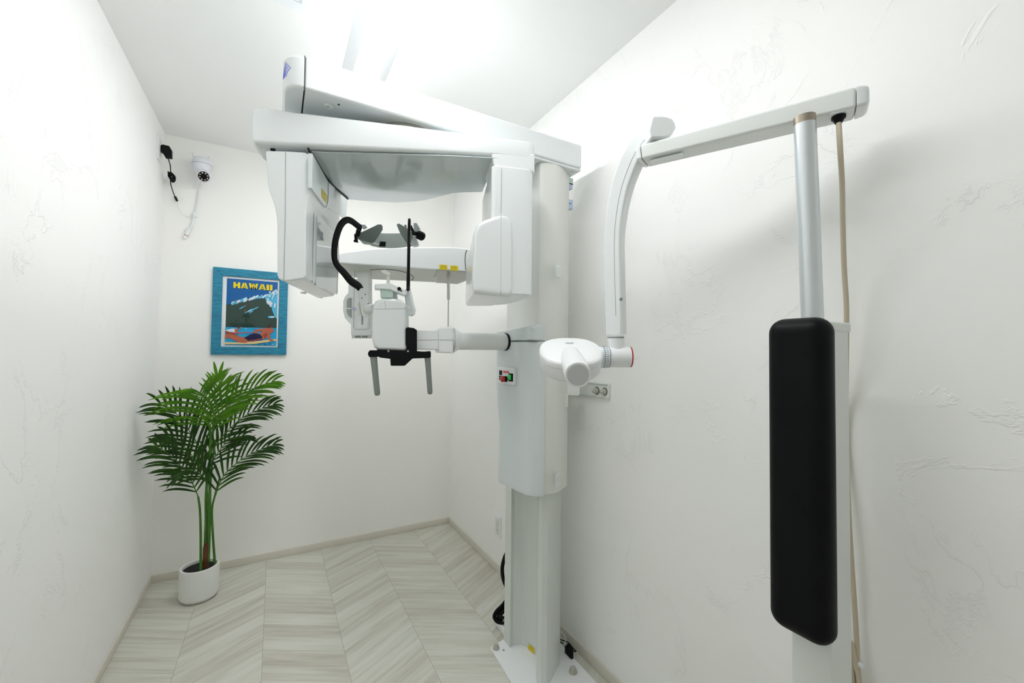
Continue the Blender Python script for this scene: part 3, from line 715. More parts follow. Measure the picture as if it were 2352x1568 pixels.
# cephalostat unit behind ---------------------------------------------------
aC = math.radians(-14); uC = V(math.cos(aC), math.sin(aC), 0); vC = V(-math.sin(aC), math.cos(aC), 0)
PC = D(930, 613, 1.86)
def CP(px, py, o=0.0): return PL(px, py, PC+vC*o, vC)
zc = PC.z
fo = [CP(a_, b_) for a_, b_ in ((778, 604), (778, 584), (782, 580), (850, 571), (900, 568), (960, 567), (1040, 567), (1066, 569), (1085, 573), (1120, 580), (1120, 627))]
rings = []
mb = MB(); wC = .34
ctrs = []
back = []
for p_ in fo:
    u_ = (p_-PC).dot(uC)
    wv = wC if u_ < .20 else wC-.16*(u_-.20)/.2
    back.append(p_+vC*wv)
f1 = [p_+V(0, 0, 0) for p_ in fo]
mb.prism(fo, back, bev=.006, seg=3, ang=40)
cx = mb.build('cephalostat_head', M['bright'], xm, sharp=50)
# underside plates
zfl = [CP(a_, 605+(a_-778)*.0585) for a_ in (780, 1060)]
zz0 = zfl[0].z
def CB(px, py): 
    # bottom plane through front lower edge
    a0, a1 = fo[0], fo[-1]; nrm = (a1-a0).cross(vC); return PL(px, py, a0-V(0, 0, .003), nrm)
mb = MB(); o_ = [(781, 607), (1004, 620), (996, 636), (1008, 637), (1000, 648), (835, 640), (815, 637), (800, 632)]
mb.prism([CB(a_, b_) for a_, b_ in o_], V(0, 0, .004)); mb.build('bottom_plate', M['greybot'], cx)
mb = MB(); o_ = [(1005, 620.5), (1071, 625), (1096, 628), (1092, 636), (1051, 652), (1001, 649), (1009, 637), (997, 636)]
mb.prism([CB(a_, b_)-V(0, 0, .0005) for a_, b_ in o_], V(0, 0, .004)); mb.build('metal_bottom_plate', M['greyplate'], cx)
mb = MB(); arc = []
for i in range(16):
    a_ = math.radians(-120+i*13.5); arc.append(CB(900+50*math.cos(a_*.8+.2)*1.0, 632-0+ 14*math.sin(a_)))
arc = [CB(a_, b_)-V(0, 0, .0015) for a_, b_ in ((850, 619), (870, 617.5), (890, 618), (910, 620), (928, 624), (942, 630), (949, 635), (949, 640), (945, 642))]
mb.tube(cr_spline(arc, 4), .0012, n=5); mb.build('turntable_gap', M['seam'], cx)
label('caution_label', CP(1009, 619, -.001), uC, V(0, 0, 1), .036, .0235, cx, 4)
label('caution_label', CP(1034, 621, -.001), uC, V(0, 0, 1), .036, .0235, cx, 4)
mb = MB(); mb.tube([CP(a_, b_, -.001) for a_, b_ in ((1072, 574), (1069, 583), (1068, 600), (1070, 620))], .0016, n=6); mb.build('cover_gap', M['seam'], cx)
# link from the cephalostat to the column (mostly hidden)
e0 = CP(1112, 600)+vC*.05
mb = MB(); mb.tube([e0, V(.86, 1.70, e0.z), V(.95, 1.64, e0.z), V(.96, 1.55, e0.z)], 1, prof=rrect(.06, .07, .01), up=V(0, 0, 1)); mb.build('extension_arm', M['white'], xm)
# hanging parts
dH = 2.02
mb = MB(); mb.prism([D(a_, b_, 1.97) for a_, b_ in ((821, 606), (847, 606), (846, 690), (843, 752), (821, 752), (821, 690))], cF*.01, bev=.001); hp = mb.build('ear_rod_plate', M['bright'], xm)
mb = MB(); mb.prism([D(a_, b_, 1.966) for a_, b_ in ((830.3, 722), (832.5, 722), (832.5, 745), (830.3, 745))], cF*.003); mb.build('plate_slot', M['softseam'], hp)
def rodp(l, r, name, mt, d=1.94, par=None, k=6): 
    q = MB(); q.tube(cr_spline([D(a_, b_, d) for a_, b_ in l], k), r, n=10); return q.build(name, M[mt], par or xm)
rodp([(813, 609), (813, 660), (812.5, 725), (812, 748), (814.5, 754), (820, 756), (840, 756), (846, 754), (848, 748), (849, 725), (851, 690), (852, 609)], .0026, 'wire_frame', 'steel')
rodp([(1030, 625), (1030, 660), (1030, 688)], .0075, 'telescopic_rod', 'steel', 1.98, None, 2)
rodp([(1030, 688), (1029.5, 730), (1029, 772)], .0030, 'telescopic_rod', 'steel', 1.98, None, 2)
mb = MB(); o_ = [(806, 640), (852, 641), (853, 770), (806, 770), (806, 745), (799, 738), (792, 730), (788, 716), (788, 690), (793, 680), (800, 672), (800, 655)]
mb.prism([D(a_, b_, 2.05) for a_, b_ in o_], cF*.02, bev=.002, seg=2, ang=60); sb = mb.build('cassette_holder', M['white'], xm)
mb = MB(); mb.prism([D(a_, b_, 2.045) for a_, b_ in ((796, 690), (800, 684), (806, 684), (806, 730), (799, 724), (796, 716))], cF*.006, bev=.001); mb.build('grip_recess', M['greyband'], sb)
mb = MB()
for px in (817, 821.5, 826, 833, 837.5, 842): mb.prism([D(px+a_, 773.5+b_, 2.06) for a_, b_ in ((-1.2, -1.6), (.6, -1.6), (1.4, 1.4), (-.2, 1.4))], cF*.004, M['seam'])
mb.prism([D(a_, b_, 2.064) for a_, b_ in ((808, 770), (853, 770), (853, 777), (808, 777))], cF*.015, M['ivory'], bev=.001)
mb.build('holder_base', None, sb)
rodp([(788, 708), (800, 708), (812, 709)], .0028, 'ear_rod', 'bright', 1.95, None, 2)
q = MB(); q.lathe(D(812, 709, 1.93), cF, [(0, 0), (.009, 0), (.009, .012), (0, .012)], n=16); q.build('ear_rod_knob', M['lilac'], xm)

# wall bracket of the column
mb = MB(); yb0, yb1 = X(1403, 880, XR).y, X(1403, 880, XR).y+.33
zt_, zb2 = X(1400, 880, XR).z, X(1400, 915, XR).z
mb.bb(XR-.012, XR, yb0, yb1, zb2, zt_, bev=.004)
mb.bb(XR-.017, XR-.010, yb0+.0, yb1, zt_-.006, zt_, bev=.002)
mb.bb(XR-.014, XR-.010, yb0, yb0+.004, zb2, zt_, bev=.002)
wb = mb.build('wall_bracket', M['matte'], xm)
for px, py in ((1371, 897), (1389, 899)):
    c = X(px, py, XR-.012)
    MB().lathe(c, (-1, 0, 0), [(0, 0), (.0155, 0), (.0155, .0008), (0, .0008)], n=20).build('bolt_washer', M['seam'], wb)
    MB().lathe(c, (-1, 0, 0), [(0, .001), (.0125, .001), (.0125, .006), (.0085, .008), (.0075, .020), (.004, .024), (0, .0245)], n=20).build('bolt_cover', M['beige'], wb)
mb = MB(); mb.prism([D(a_, b_, 1.62) for a_, b_ in ((1296, 880), (1331, 884), (1331, 906), (1328, 909), (1296, 907))], cF*.06+V(.02, 0, 0), bev=.004); mb.build('bracket_box', M['matte'], xm)
mb = MB(); mb.bb(.97, XR-.01, 1.43, 1.50, zt_-.05, zt_-.01, bev=.003); mb.build('bracket_link', M['matte'], xm)
mb = MB(); mb.prism([D(a_, b_, 1.60) for a_, b_ in ((1296, 905), (1305, 905), (1305, 935), (1296, 935))], cF*.05, bev=.002); mb.build('side_clip', M['ivory'], xm)

# ================================================================== INTRAORAL X-RAY UNIT (right)
ix = thing('dental_xray_stand', 'white stand with black cushion, aluminium pole and jointed arm carrying a small x-ray head', 'x-ray unit', (.977, .434, 0))
mb = MB(); mb.bb(.930, 1.015, .3985, .469, 0, 1.292, bev=.004); mb.build('stand_post', M['matte'], ix)
mb = MB(); mb.bb(.926, 1.019, .395, .473, 1.284, 1.303, bev=.004); mb.build('post_cap', M['matte'], ix)
mb = MB(); zt1 = X(1840, 729, .885).z; zb1 = X(1895, 1508, .866).z
pads = []
mb.bb(.866, .929, .377, .487, zb1, zt1, bev=.030, seg=8)
pd_ = mb.build('back_cushion', M['leather'], ix, sharp=80); 
# pole
pa1, pb1 = D(1848.5, 286, .860), D(1866.5, 742, .860)
pb1 = V(pb1.x, pb1.y, 1.30)
mb = MB(); mb.cyl(pb1, pa1, .0198, n=40); mb.build('pole', M['alu'], ix)
pdn = (pa1-pb1).normalized()
mb = MB(); mb.cyl(pa1, pa1+pdn*.016, .0194, n=40); mb.build('pole_collar', M['bronze'], ix)
# horizontal arm
hA = math.radians(-25); fA = V(math.sin(hA), math.cos(hA), 0); sA = V(fA.y, -fA.x, 0)   # sA points right/away
tR0, bR0, kR0 = D(1967, 196, .822), D(1967, 245, .822), None
tL0, bL0 = D(1470, 332, 1.060), D(1473, 365, 1.060)
wA = .060
nA = -sA if (-sA).dot(CAM-tR0) > 0 else sA
def asec(t_, b_, w0=wA):
    # ring: front-top, front-bottom, rear-bottom, rear-top (rear = away from the camera)
    return [t_, b_, b_-nA*w0-V(0, 0, .0), t_-nA*w0]
mb = MB(); R_ = asec(tR0, bR0); L_ = asec(tL0, bL0)
mb.prism(R_, L_, bev=.006, seg=3); ha = mb.build('horizontal_arm', M['matte'], ix)
# end caps
def capring(sec, dirv, d_, k_):
    c_ = sum(sec, V(0, 0, 0))/4; return [c_+(p_-c_)*k_+dirv*d_ for p_ in sec]
aN = ((tR0-tL0)).normalized()
def subdiv(sec):
    c_ = sum(sec, V(0, 0, 0))/4; ex_ = (sec[3]-sec[0]); ey_ = (sec[1]-sec[0]); w_, h_ = ex_.length, ey_.length; ex_.normalize(); ey_.normalize()
    return [c_+ex_*a_+ey_*b_ for a_, b_ in rrect(w_, h_, min(w_, h_)*.16)]
mb = MB(); S_ = subdiv(R_); mb.loft([[p_+aN*.0005 for p_ in S_]]+[capring_ for capring_ in [[(sum(S_, V(0,0,0))/len(S_))+(p_-(sum(S_, V(0,0,0))/len(S_)))*k_+aN*d_ for p_ in S_] for d_, k_ in ((.006, .99), (.014, .93), (.019, .82), (.021, .6))]])
mb.build('arm_end_cap', M['white'], ix, sharp=60)
mb = MB(); S_ = subdiv(L_); cS = sum(S_, V(0, 0, 0))/len(S_); mb.loft([[cS+(p_-cS)*k_-aN*d_ for p_ in S_] for d_, k_ in ((.0005, 1), (.008, .97), (.013, .86), (.015, .6))])
mb.build('arm_end_cap', M['white'], ix, sharp=60)
def AB(px, py, o=.001):
    nrm = (tR0-tL0).cross(nA); return PL(px, py, bR0-V(0, 0, o), nrm)
mb = MB(); mb.prism([AB(a_, b_) for a_, b_ in ((1493, 371), (1497, 368), (1568, 351), (1572, 355), (1569, 361), (1500, 379), (1495, 377))], V(0, 0, .0015), bev=.0004, seg=1); mb.build('arm_hatch', M['white'], ha)
mb = MB(); mb.prism([AB(a_, b_) for a_, b_ in ((1901, 268), (1908, 262), (1955, 252), (1958, 256), (1950, 262), (1906, 274))], V(0, 0, .002), bev=.0005, seg=1); mb.build('cable_plate', M['white'], ha)
cp0 = AB(1926, 266, .0)
mb = MB(); mb.lathe(cp0, (0, 0, -1), [(0, -.002), (.0115, -.002), (.0125, .002), (.0125, .006), (.0095, .009), (.006, .016), (0, .016)], n=24); mb.build('cable_gland', M['black'], ix)
cpts = [cp0+V(0, 0, -.012)]+[D(a_, b_, d_) for a_, b_, d_ in ((1929, 330, .842), (1934, 420, .868), (1936, 520, .885), (1939, 620, .90), (1944, 700, .905), (1944, 780, .91), (1943, 880, .925), (1943, 1000, .935))]
wl = lambda px, py: X(px, py, XR-.012)
lo = cpts[-1]
cpts += [V(1.105, lo.y-.01, .85), V(1.108, lo.y-.02, .60), V(1.104, lo.y-.02, .42)]+[X(1955, 1480, 1.100), X(1966, 1530, 1.100), X(1975, 1580, 1.10)]
last = cpts[-1]; cpts.append(V(1.10, last.y-.02, .25)); cpts.append(V(1.10, last.y-.03, .012))
mb = MB(); mb.tube(cr_spline(cpts, 6), .0049, n=12); mb.build('power_cable', M['cable'], ix)
c = X(1962, 1518, 1.105); mb = MB(); mb.box(c, (.012, .035, .010), bev=.003); mb.build('cable_clip', M['bright'], ix)

# folding arm: knuckle block on the horizontal arm, then a curved box-section arm
kb = [(1497, 268), (1502, 265), (1532, 266), (1545, 271), (1551, 280), (1554, 291), (1548, 303), (1536, 313), (1520, 316), (1494, 316), (1490, 300)]
mb = MB(); kA = [D(a_, b_, 1.035) for a_, b_ in kb]; kc = sum(kA, V(0, 0, 0))/len(kA)
ins = lambda L, k_, off: [kc+(p_-kc)*k_+off for p_ in L]
mb.loft([ins(kA, .86, V(0,0,0)), ins(kA, .97, cF*.004), ins(kA, 1, cF*.012), ins(kA, 1, cF*.060), ins(kA, .9, cF*.068)])
kn = mb.build('elbow_block', M['white'], ix, sharp=50)
c = D(1508, 319, 1.07); MB().lathe(V(c.x, c.y, c.z-.012), (0, 0, 1), [(0, 0), (.022, 0), (.022, .010), (0, .010)], n=24).build('elbow_disc', M['white'], ix)
MB().lathe(V(c.x, c.y, c.z-.003), (0, 0, 1), [(0, 0), (.019, 0), (.019, .006), (0, .006)], n=24).build('elbow_gap', M['black'], ix)
ctr = [(1524, 291, 1.075), (1504, 298, 1.08), (1484, 322, 1.09), (1462, 352, 1.105), (1443, 392, 1.125), (1428, 436, 1.14), (1417, 490, 1.15), (1411.5, 550, 1.155), (1412, 620, 1.155), (1414, 700, 1.155), (1415.5, 768, 1.155)]
wd = [46, 48, 50, 53, 53, 52, 50, 47, 48, 48, 46]
path = cr_spline([D(*c_) for c_ in ctr], 6); 
ref = -cF*.80-cR*.60; ref.z = 0
Rn = len(path); sec = rrect(1.0, .80, .12)
rad_ = []
for i in range(Rn):
    t = i/(Rn-1)*(len(wd)-1); j = min(int(t), len(wd)-2); ww = wd[j]+(wd[j+1]-wd[j])*(t-j); rad_.append(ww/FPX*1.13*.86)
mb = MB(); mb.tube(path, rad_, prof=sec, up=ref.normalized()); fa = mb.build('folding_arm', M['white'], ix, sharp=30)
# seam on the arm
sm_ = []
for i in range(8, Rn-4):
    t_ = (path[i+1]-path[i-1]).normalized(); r_n = ref.normalized(); b_ = (r_n-t_*r_n.dot(t_)).normalized()
    sm_.append(path[i]+b_*(.40*rad_[i]+.0002)+t_.cross(b_)*(-.16*rad_[i]))
MB().tube(sm_, .00055, n=5).build('arm_seam', M['softseam'], fa)
sp2 = [D(a_, b_, d_-.026) for a_, b_, d_ in ((1466, 364, 1.105), (1440, 412, 1.12), (1424, 470, 1.135), (1417, 540, 1.14), (1417, 610, 1.142), (1419, 700, 1.142), (1421, 768, 1.142))]
# (seam follows the camera-facing edge closely)
mb = MB(); mb.lathe(D(1427, 687, 1.112), -cF, [(0, -.004), (.0045, -.004), (.0045, .0), (0, .0)], n=16); mb.build('arm_screw', M['softseam'], fa)
lower_ = [D(1415.5, 768, 1.155), D(1415.5, 800, 1.155)]
mb = MB(); mb.cyl(D(1414, 771, 1.155), D(1416, 822, 1.155), .0225, n=36); mb.build('yoke_stem', M['bright'], ix)
mb = MB(); mb.cyl(D(1414, 773, 1.155), D(1414, 776.5, 1.155), .0228, n=36); mb.build('swivel_gap', M['softseam'], ix)
y0_, y1_ = D(1372, 820, 1.15), D(1446, 819.5, 1.15)
mb = MB(); mb.cyl(y0_, y1_, .0285, n=44, bev=.001); mb.build('yoke', M['bright'], ix)
yx = (y1_-y0_).normalized()
mb = MB(); mb.cyl(y1_-yx*.0005, y1_+yx*.003, .0287, n=44); mb.build('red_ring', M['red'], ix)
mb = MB(); mb.cyl(D(1379, 820, 1.15), D(1398, 820, 1.15), .0290, n=44); sr = mb.build('angle_scale', M['white2'], ix)
mb = MB()
for i in range(30):
    a_ = math.radians(i*12); rr = cU*math.cos(a_)-cF*math.sin(a_); tt = yx.cross(rr)
    for off, ln in ((.0075, .0045), (.015, .004 if i % 2 else .0028)):
        mb.box(D(1379, 820, 1.15)+yx*off+rr*.0292, (ln, .0016 if off < .01 else .0009, .0006), ex=yx, ey=tt, ez=rr)
mb.cyl(D(1397, 820, 1.15), D(1398, 820, 1.15), .0292, n=40)
mb.build('scale_marks', M['blueink'], sr)
# x-ray head: tilted drum with lid
tl = math.radians(25)
e1 = cR.copy(); e3 = (V(0, 0, 1)*math.cos(tl)-V(cF.x, cF.y, 0).normalized()*math.sin(tl)).normalized(); e2 = e3.cross(e1).normalized()   # e2 points away
if e2.dot(cF) < 0: e2 = -e2
HC = D(1312, 801, 1.13); RA = 72.5/FPX*1.13
def hring(h_, k_, oy=0.0, kx=1.0, n=44):
    out = []
    for i in range(n):
        a_ = 2*math.pi*i/n; c_, s_ = math.cos(a_), math.sin(a_)
        ex_ = math.copysign(abs(c_)**.80, c_); ey_ = math.copysign(abs(s_)**.80, s_)
        # plan: broad at the back, rounder to the front
        wx = 1.0-.04*max(-ey_, 0)
        out.append(HC+e1*(RA*k_*kx*ex_*wx)+e2*(RA*k_*ey_*1.0+oy)+e3*h_)
    return out
mb = MB(); mb.loft([hring(.004, .10), hring(.003, .60), hring(-.0005, .90), hring(-.005, .975), hring(-.010, 1.0), hring(-.0195, 1.005)]); hl = mb.build('head_lid', M['bright'], ix, sharp=60)
mb = MB(); mb.loft([hring(-.021, .985), hring(-.0225, .99), hring(-.040, .975), hring(-.052, .945), hring(-.060, .88), hring(-.063, .75), hring(-.0635, .3)]); mb.build('head_body', M['bright'], ix, sharp=60)
mb = MB(); mb.loft([hring(-.0188, .985), hring(-.0215, .985)]); mb.build('lid_gap', M['softseam'], ix)
# tiny illegible maker's lettering on the lid
q = MB(); c = PL(1299, 791, HC+e3*.0015, e3); x_ = 0
for i in range(8):
    w_ = .0018+.0007*(i % 2)
    a0 = c+e1*x_; q.flat([a0+e3*.004, a0+e1*w_+e3*.004, a0+e1*w_+e2*.0042+e3*.004, a0+e2*.0042+e3*.004], M['blueink']); x_ += w_+.0007
q.build('lettering', None, hl, wn=False)
# cone
k0, k1 = D(1312, 822, 1.10), D(1327.5, 861, .93)
kd = (k1-k0).normalized()
mb = MB(); n_ = k0
mb.tube([k0-kd*.02, k0, k0+(k1-k0)*.5, k1-kd*.004, k1-kd*.001, k1], [.0275, .0285, .0298, .0300, .0292, .0275], n=44)
cn_ = mb.build('beam_cone', M['bright'], ix, sharp=50)
mb = MB(); mb.cyl(k1-kd*.001, k1+kd*.0007, .0245, n=44); mb.build('cone_window', mat('grey_window', (.50, .51, .51), .5), cn_)

# ================================================================== WALL THINGS
# framed poster
fp = thing('framed_poster', 'surf print with yellow lettering in a turquoise wooden frame on the back wall', 'picture', (-.128, YB, 1.20))
x0, x1, z0, z1 = -.3135, .0585, 1.207, 1.700
fw = .045; yb = YB; yf = YB-.018
mb = MB()
for q_ in ([(x0, z0), (x1, z0), (x1-fw, z0+fw), (x0+fw, z0+fw)], [(x0, z1), (x0+fw, z1-fw), (x1-fw, z1-fw), (x1, z1)], [(x0, z0), (x0+fw, z0+fw), (x0+fw, z1-fw), (x0, z1)], [(x1, z0), (x1, z1), (x1-fw, z1-fw), (x1-fw, z0+fw)]):
    mb.prism([V(a_, yf, b_) for a_, b_ in q_], V(0, .018, 0), bev=.0012, seg=1)
mb.build('frame', M['bluewood'], fp)
MB().bb(x0+fw, x1-fw, YB-.007, YB-.001, z0+fw, z1-fw).build('mat_board', M['bright'], fp)
ax0, ax1, az0, az1 = x0+fw+.0195, x1-fw-.009, z0+fw+.010, z1-fw-.012
def C3(n, c, rough=.35): M[n] = mat('print_'+n, c, rough, spec=.4); return M[n]
for n, c in (('sky', (.003, .105, .34)), ('sky2', (.01, .25, .60)), ('hill', (.030, .060, .050)), ('hill2', (.018, .085, .060)), ('sea', (.01, .33, .60)), ('foam', (.62, .70, .78)), ('spray', (.08, .44, .68)),
             ('skin', (.42, .11, .06)), ('skin2', (.26, .055, .035)), ('navy', (.006, .008, .055)), ('hair', (.05, .03, .028)), ('board', (.66, .53, .26)), ('boardr', (.55, .08, .10)), ('gold', (.80, .62, .01)), ('dark', (.008, .04, .03))): C3(n, c)
q = MB(); LY = [0]
def art(pts, n, step=True):
    """pts in 0..1 of the print"""
    if step: LY[0] += 1
    y_ = YB-.0072-.00006*LY[0]
    P_ = [V(ax0+(ax1-ax0)*a_, y_, az0+(az1-az0)*b_) for a_, b_ in pts]
    q.flat(P_, M[n])
def blob(cx_, cy_, rx, ry, n, k_=10, rot=0): 
    c_, s_ = math.cos(rot), math.sin(rot)
    art([(cx_+(rx*math.cos(t)*c_-ry*math.sin(t)*s_), cy_+(rx*math.cos(t)*s_+ry*math.sin(t)*c_)) for t in [2*math.pi*i/k_ for i in range(k_)]], n)
art([(0, 0), (1, 0), (1, 1), (0, 1)], 'sky')
art([(0, .55), (.5, .66), (1, .8), (1, .5), (0, .5)], 'sky2')
for a_ in (0,): art([(0, .60), (.15, .635), (.34, .67), (.52, .70), (.70, .735), (.80, .72), (.90, .64), (.94, .55), (1, .50), (1, .27), (0, .27)], 'hill')
rnd = random.Random(3)
# rolling wave crest
crest = [(.14, .625), (.22, .655), (.30, .685), (.38, .70), (.46, .705), (.54, .735), (.62, .755), (.70, .765), (.78, .775), (.85, .79), (.92, .82), (.98, .85)]
art([(.75, .73), (.80, .80), (1, .86), (1, .42), (.95, .46), (.90, .55), (.88, .62), (.80, .64)], 'spray')
for (a_, b_) in crest:
    for j in range(4): blob(a_+rnd.uniform(-.035, .035), b_+rnd.uniform(-.018, .012), rnd.uniform(.02, .05), rnd.uniform(.008, .02), rnd.choice(['foam', 'foam', 'spray']), 8, .5)
for j in range(16): blob(rnd.uniform(.80, .97), rnd.uniform(.60, .84), rnd.uniform(.015, .035), rnd.uniform(.01, .035), rnd.choice(['foam', 'spray', 'foam']), 8, rnd.uniform(-.5, 1))
for a_, b_, l_ in ((.30, .57, .06), (.44, .525, .10), (.52, .55, .10), (.48, .51, .05), (.58, .575, .05)): blob(a_, b_, l_, .009, 'spray', 8, .42)
blob(.45, .53, .05, .007, 'foam', 8, .5); blob(.88, .445, .07, .018, 'spray', 9); blob(.91, .45, .05, .010, 'foam', 9)
for a_, b_ in ((.16, .665), (.365, .60), (.36, .52)):
    blob(a_, b_, .008, .022, 'skin', 6, -.4); blob(a_+.01, b_+.018, .008, .008, 'skin2', 6)
# shoreline palms
art([(.06, .31), (.10, .335), (.50, .335), (.56, .30), (.4, .285), (.1, .285)], 'dark')
for j in range(7):
    t = j/6*math.pi; blob(.385+.055*math.cos(t), .445+.018*math.sin(t)-.006, .038, .010, 'dark', 7, (t-math.pi/2)*.75+math.pi/2*0)
art([(.375, .44), (.395, .44), (.41, .30), (.38, .30)], 'dark')
for j in range(4): blob(.20+.02*math.cos(j), .372+.006*j*.3, .02, .005, 'dark', 6, j)
art([(.195, .37), (.202, .37), (.205, .31), (.198, .31)], 'dark')
art([(0, 0), (1, 0), (1, .275), (0, .265)], 'sea')
for j in range(46):
    b_ = rnd.uniform(.01, .26); blob(rnd.uniform(.06, .94), b_, rnd.uniform(.02, .055), .003, rnd.choice(['spray', 'sky2', 'sea', 'foam', 'sky']), 6)
for j in range(14): blob(rnd.uniform(.05, .95), rnd.uniform(.008, .05), rnd.uniform(.03, .045), .006, rnd.choice(['dark', 'hill2', 'sky']), 6)
# far paddler
art([(.02, .185), (.60, .205), (.62, .198), (.10, .168)], 'boardr'); art([(0, .22), (.12, .245), (.22, .248), (.19, .192), (0, .20)], 'foam')
art([(.17, .245), (.24, .24), (.23, .20), (.27, .178), (.24, .172), (.18, .20)], 'skin'); blob(.27, .262, .028, .020, 'skin', 9); blob(.25, .275, .035, .018, 'hair', 9)
# near paddler
art([(0, .04), (.35, .04), (.98, .105), (1, .10), (1, .075), (.55, .02), (0, .01)], 'board')
art([(0, .215), (.06, .20), (.22, .155), (.26, .145), (.16, .14), (.02, .155)], 'skin2')
art([(0, .16), (.08, .165), (.30, .125), (.45, .12), (.47, .055), (.38, .035), (.28, .038), (.07, .105), (0, .09)], 'skin')
art([(.36, .11), (.46, .16), (.55, .185), (.66, .175), (.72, .135), (.72, .09), (.52, .055), (.46, .06)], 'navy')
art([(.46, .068), (.72, .110), (.72, .100), (.47, .058)], 'boardr')
art([(.66, .175), (.72, .22), (.56, .215), (.54, .235), (.70, .262), (.84, .272), (.92, .262), (.95, .235), (.93, .215), (.88, .19), (.80, .12), (.74, .095), (.72, .11), (.71, .14)], 'skin')
art([(.82, .20), (.87, .195), (.88, .10), (.95, .085), (.95, .068), (.88, .065), (.84, .085), (.81, .14)], 'skin')
art([(.56, .215), (.62, .215), (.61, .18), (.57, .185)], 'skin'); art([(.72, .16), (.80, .20), (.82, .16), (.76, .10)], 'skin2')
blob(.87, .285, .038, .026, 'skin', 9); blob(.855, .302, .048, .030, 'hair', 9)
q.build('print', None, fp, wn=False)
# lettering HAWAII
q = MB()
def stroke(pts): 
    P_ = [V(lx+a_*lw, YB-.0098, lz+b_*lh) for a_, b_ in pts]; q.flat(P_)
tx0, tx1 = ax0+(ax1-ax0)*.125, ax0+(ax1-ax0)*.895; lh = (az1-az0)*.088; lz = az0+(az1-az0)*.862
ws = [1.05, 1.15, 1.5, 1.15, .46, .46]; tot = sum(ws)+.09*5; uu = (tx1-tx0)/tot; lx = tx0
for chx, wv in zip('HAWAII', ws):
    lw = uu*wv
    if chx == 'H':
        stroke([(0, 0), (.36, 0), (.36, 1), (0, 1)]); stroke([(.64, 0), (1, 0), (1, 1), (.64, 1)]); stroke([(.36, .36), (.64, .36), (.64, .66), (.36, .66)])
    elif chx == 'A':
        stroke([(0, 0), (.30, 0), (.56, 1), (.30, 1)]); stroke([(.70, 0), (1, 0), (.70, 1), (.44, 1)]); stroke([(.25, .16), (.75, .16), (.70, .36), (.30, .36)])
    elif chx == 'W':
        stroke([(0, 1), (.24, 1), (.38, 0), (.18, 0)]); stroke([(.18, 0), (.38, 0), (.56, 1), (.42, 1)]); stroke([(.44, 1), (.58, 1), (.82, 0), (.62, 0)]); stroke([(.62, 0), (.82, 0), (1, 1), (.76, 1)])
    else: stroke([(.05, 0), (.95, 0), (.95, 1), (.05, 1)])
    lx += lw+uu*.09
q.build('lettering', M['gold'], fp, wn=False)

# security camera
c0 = Y(464, 384, YB-.055)
sc = thing('security_camera', 'round white dome security camera with two stub antennas high on the back wall', 'security camera', (c0.x, YB, c0.z))
R0 = .046
mb = MB(); cz = c0+V(0, 0, .012)
mb.lathe(cz, (0, 0, 1), [(R0*1.02, 0), (R0*1.02, .010), (R0*.95, .024), (R0*.72, .036), (R0*.4, .043), (0, .045)], n=32); mb.build('dome_cover', M['cctv'], sc)
mb = MB(); mb.lathe(cz, (0, 0, -1), [(0, -.002), (R0*.97, -.002), (R0*.97, .012), (R0*.93, .026), (R0*.8, .042), (R0*.55, .054), (R0*.25, .060), (0, .061)], n=32); bd = mb.build('swivel_body', M['cctv'], sc); MB().lathe(cz, (0, 0, 1), [(0, -.0012), (R0*.99, -.0012), (R0*.99, .0005), (0, .0005)], n=40).build('dome_gap', M['softseam'], sc)
mb = MB(); mb.cyl(V(c0.x, YB-.022, c0.z+.03), V(c0.x, YB, c0.z+.03), .026, n=24, bev=.002); mb.build('wall_mount', M['cctv'], sc)
fdx = (CAM+V(.25, 0, -.3)-c0).normalized(); fc = Y(468, 405, YB-.098)
mb = MB(); mb.lathe(fc-fdx*.040, fdx, [(0, 0), (.029, 0), (.034, .013), (.034, .028), (.032, .035), (.0275, .039), (0, .039)], n=28); lb = mb.build('lens_barrel', M['cctv'], sc)
mb = MB(); mb.lathe(fc-fdx*.0015, fdx, [(0, 0), (.0255, 0), (.0255, .002), (0, .002)], n=28); ls = mb.build('lens_face', M['black'], sc)
au = V(0, 0, 1)-fdx*fdx.z; au.normalize(); av = fdx.cross(au)
for i in range(8):
    a_ = 2*math.pi*(i+.5)/8; p_ = fc+(au*math.cos(a_)+av*math.sin(a_))*.0185+fdx*.0006
    MB().lathe(p_, fdx, [(0, 0), (.0040, 0), (.0036, .0012), (0, .0014)], n=12).build('led', M['amber' if i in (1, 2, 4) else 'led'], ls)
for px0, py0, px1, py1 in ((445, 360, 441, 349), (480, 369, 479, 358)):
    MB().cyl(Y(px0, py0, YB-.05), Y(px1, py1, YB-.045), .004, n=10, r2=.0022).build('antenna', M['cctv'], sc)
yw = YB-.012
mb = MB(); mb.tube(cr_spline([Y(461, 420, YB-.03)]+[Y(a_, b_, yw) for a_, b_ in ((458, 432), (454, 460), (449, 488), (445, 497), (441, 515), (436, 528))], 5), .0042, n=8); sc_c = mb.build('cable', M['whitecable'], sc)
mb = MB(); mb.box(Y(447, 493, yw), (.016, .012, .030), bev=.004, ex=V(1, 0, .4), ez=V(-.4, 0, 1)); mb.build('cable_joint', M['whitecable'], sc)
d_ = V(-.40, 0, -1).normalized(); e_ = Y(436, 526, yw)
mb = MB(); mb.cyl(e_, e_+d_*.040, .0095, n=16, bev=.002); cj = mb.build('network_plug', M['bright'], sc)
mb = MB(); mb.cyl(e_+d_*.042, e_+d_*.060, .0085, n=16, bev=.002); mb.build('plug_cap', M['bright'], sc)
mb = MB(); mb.cyl(e_+d_*.0385, e_+d_*.0415, .0092, n=16); mb.build('red_seal', M['redlabel'], sc)
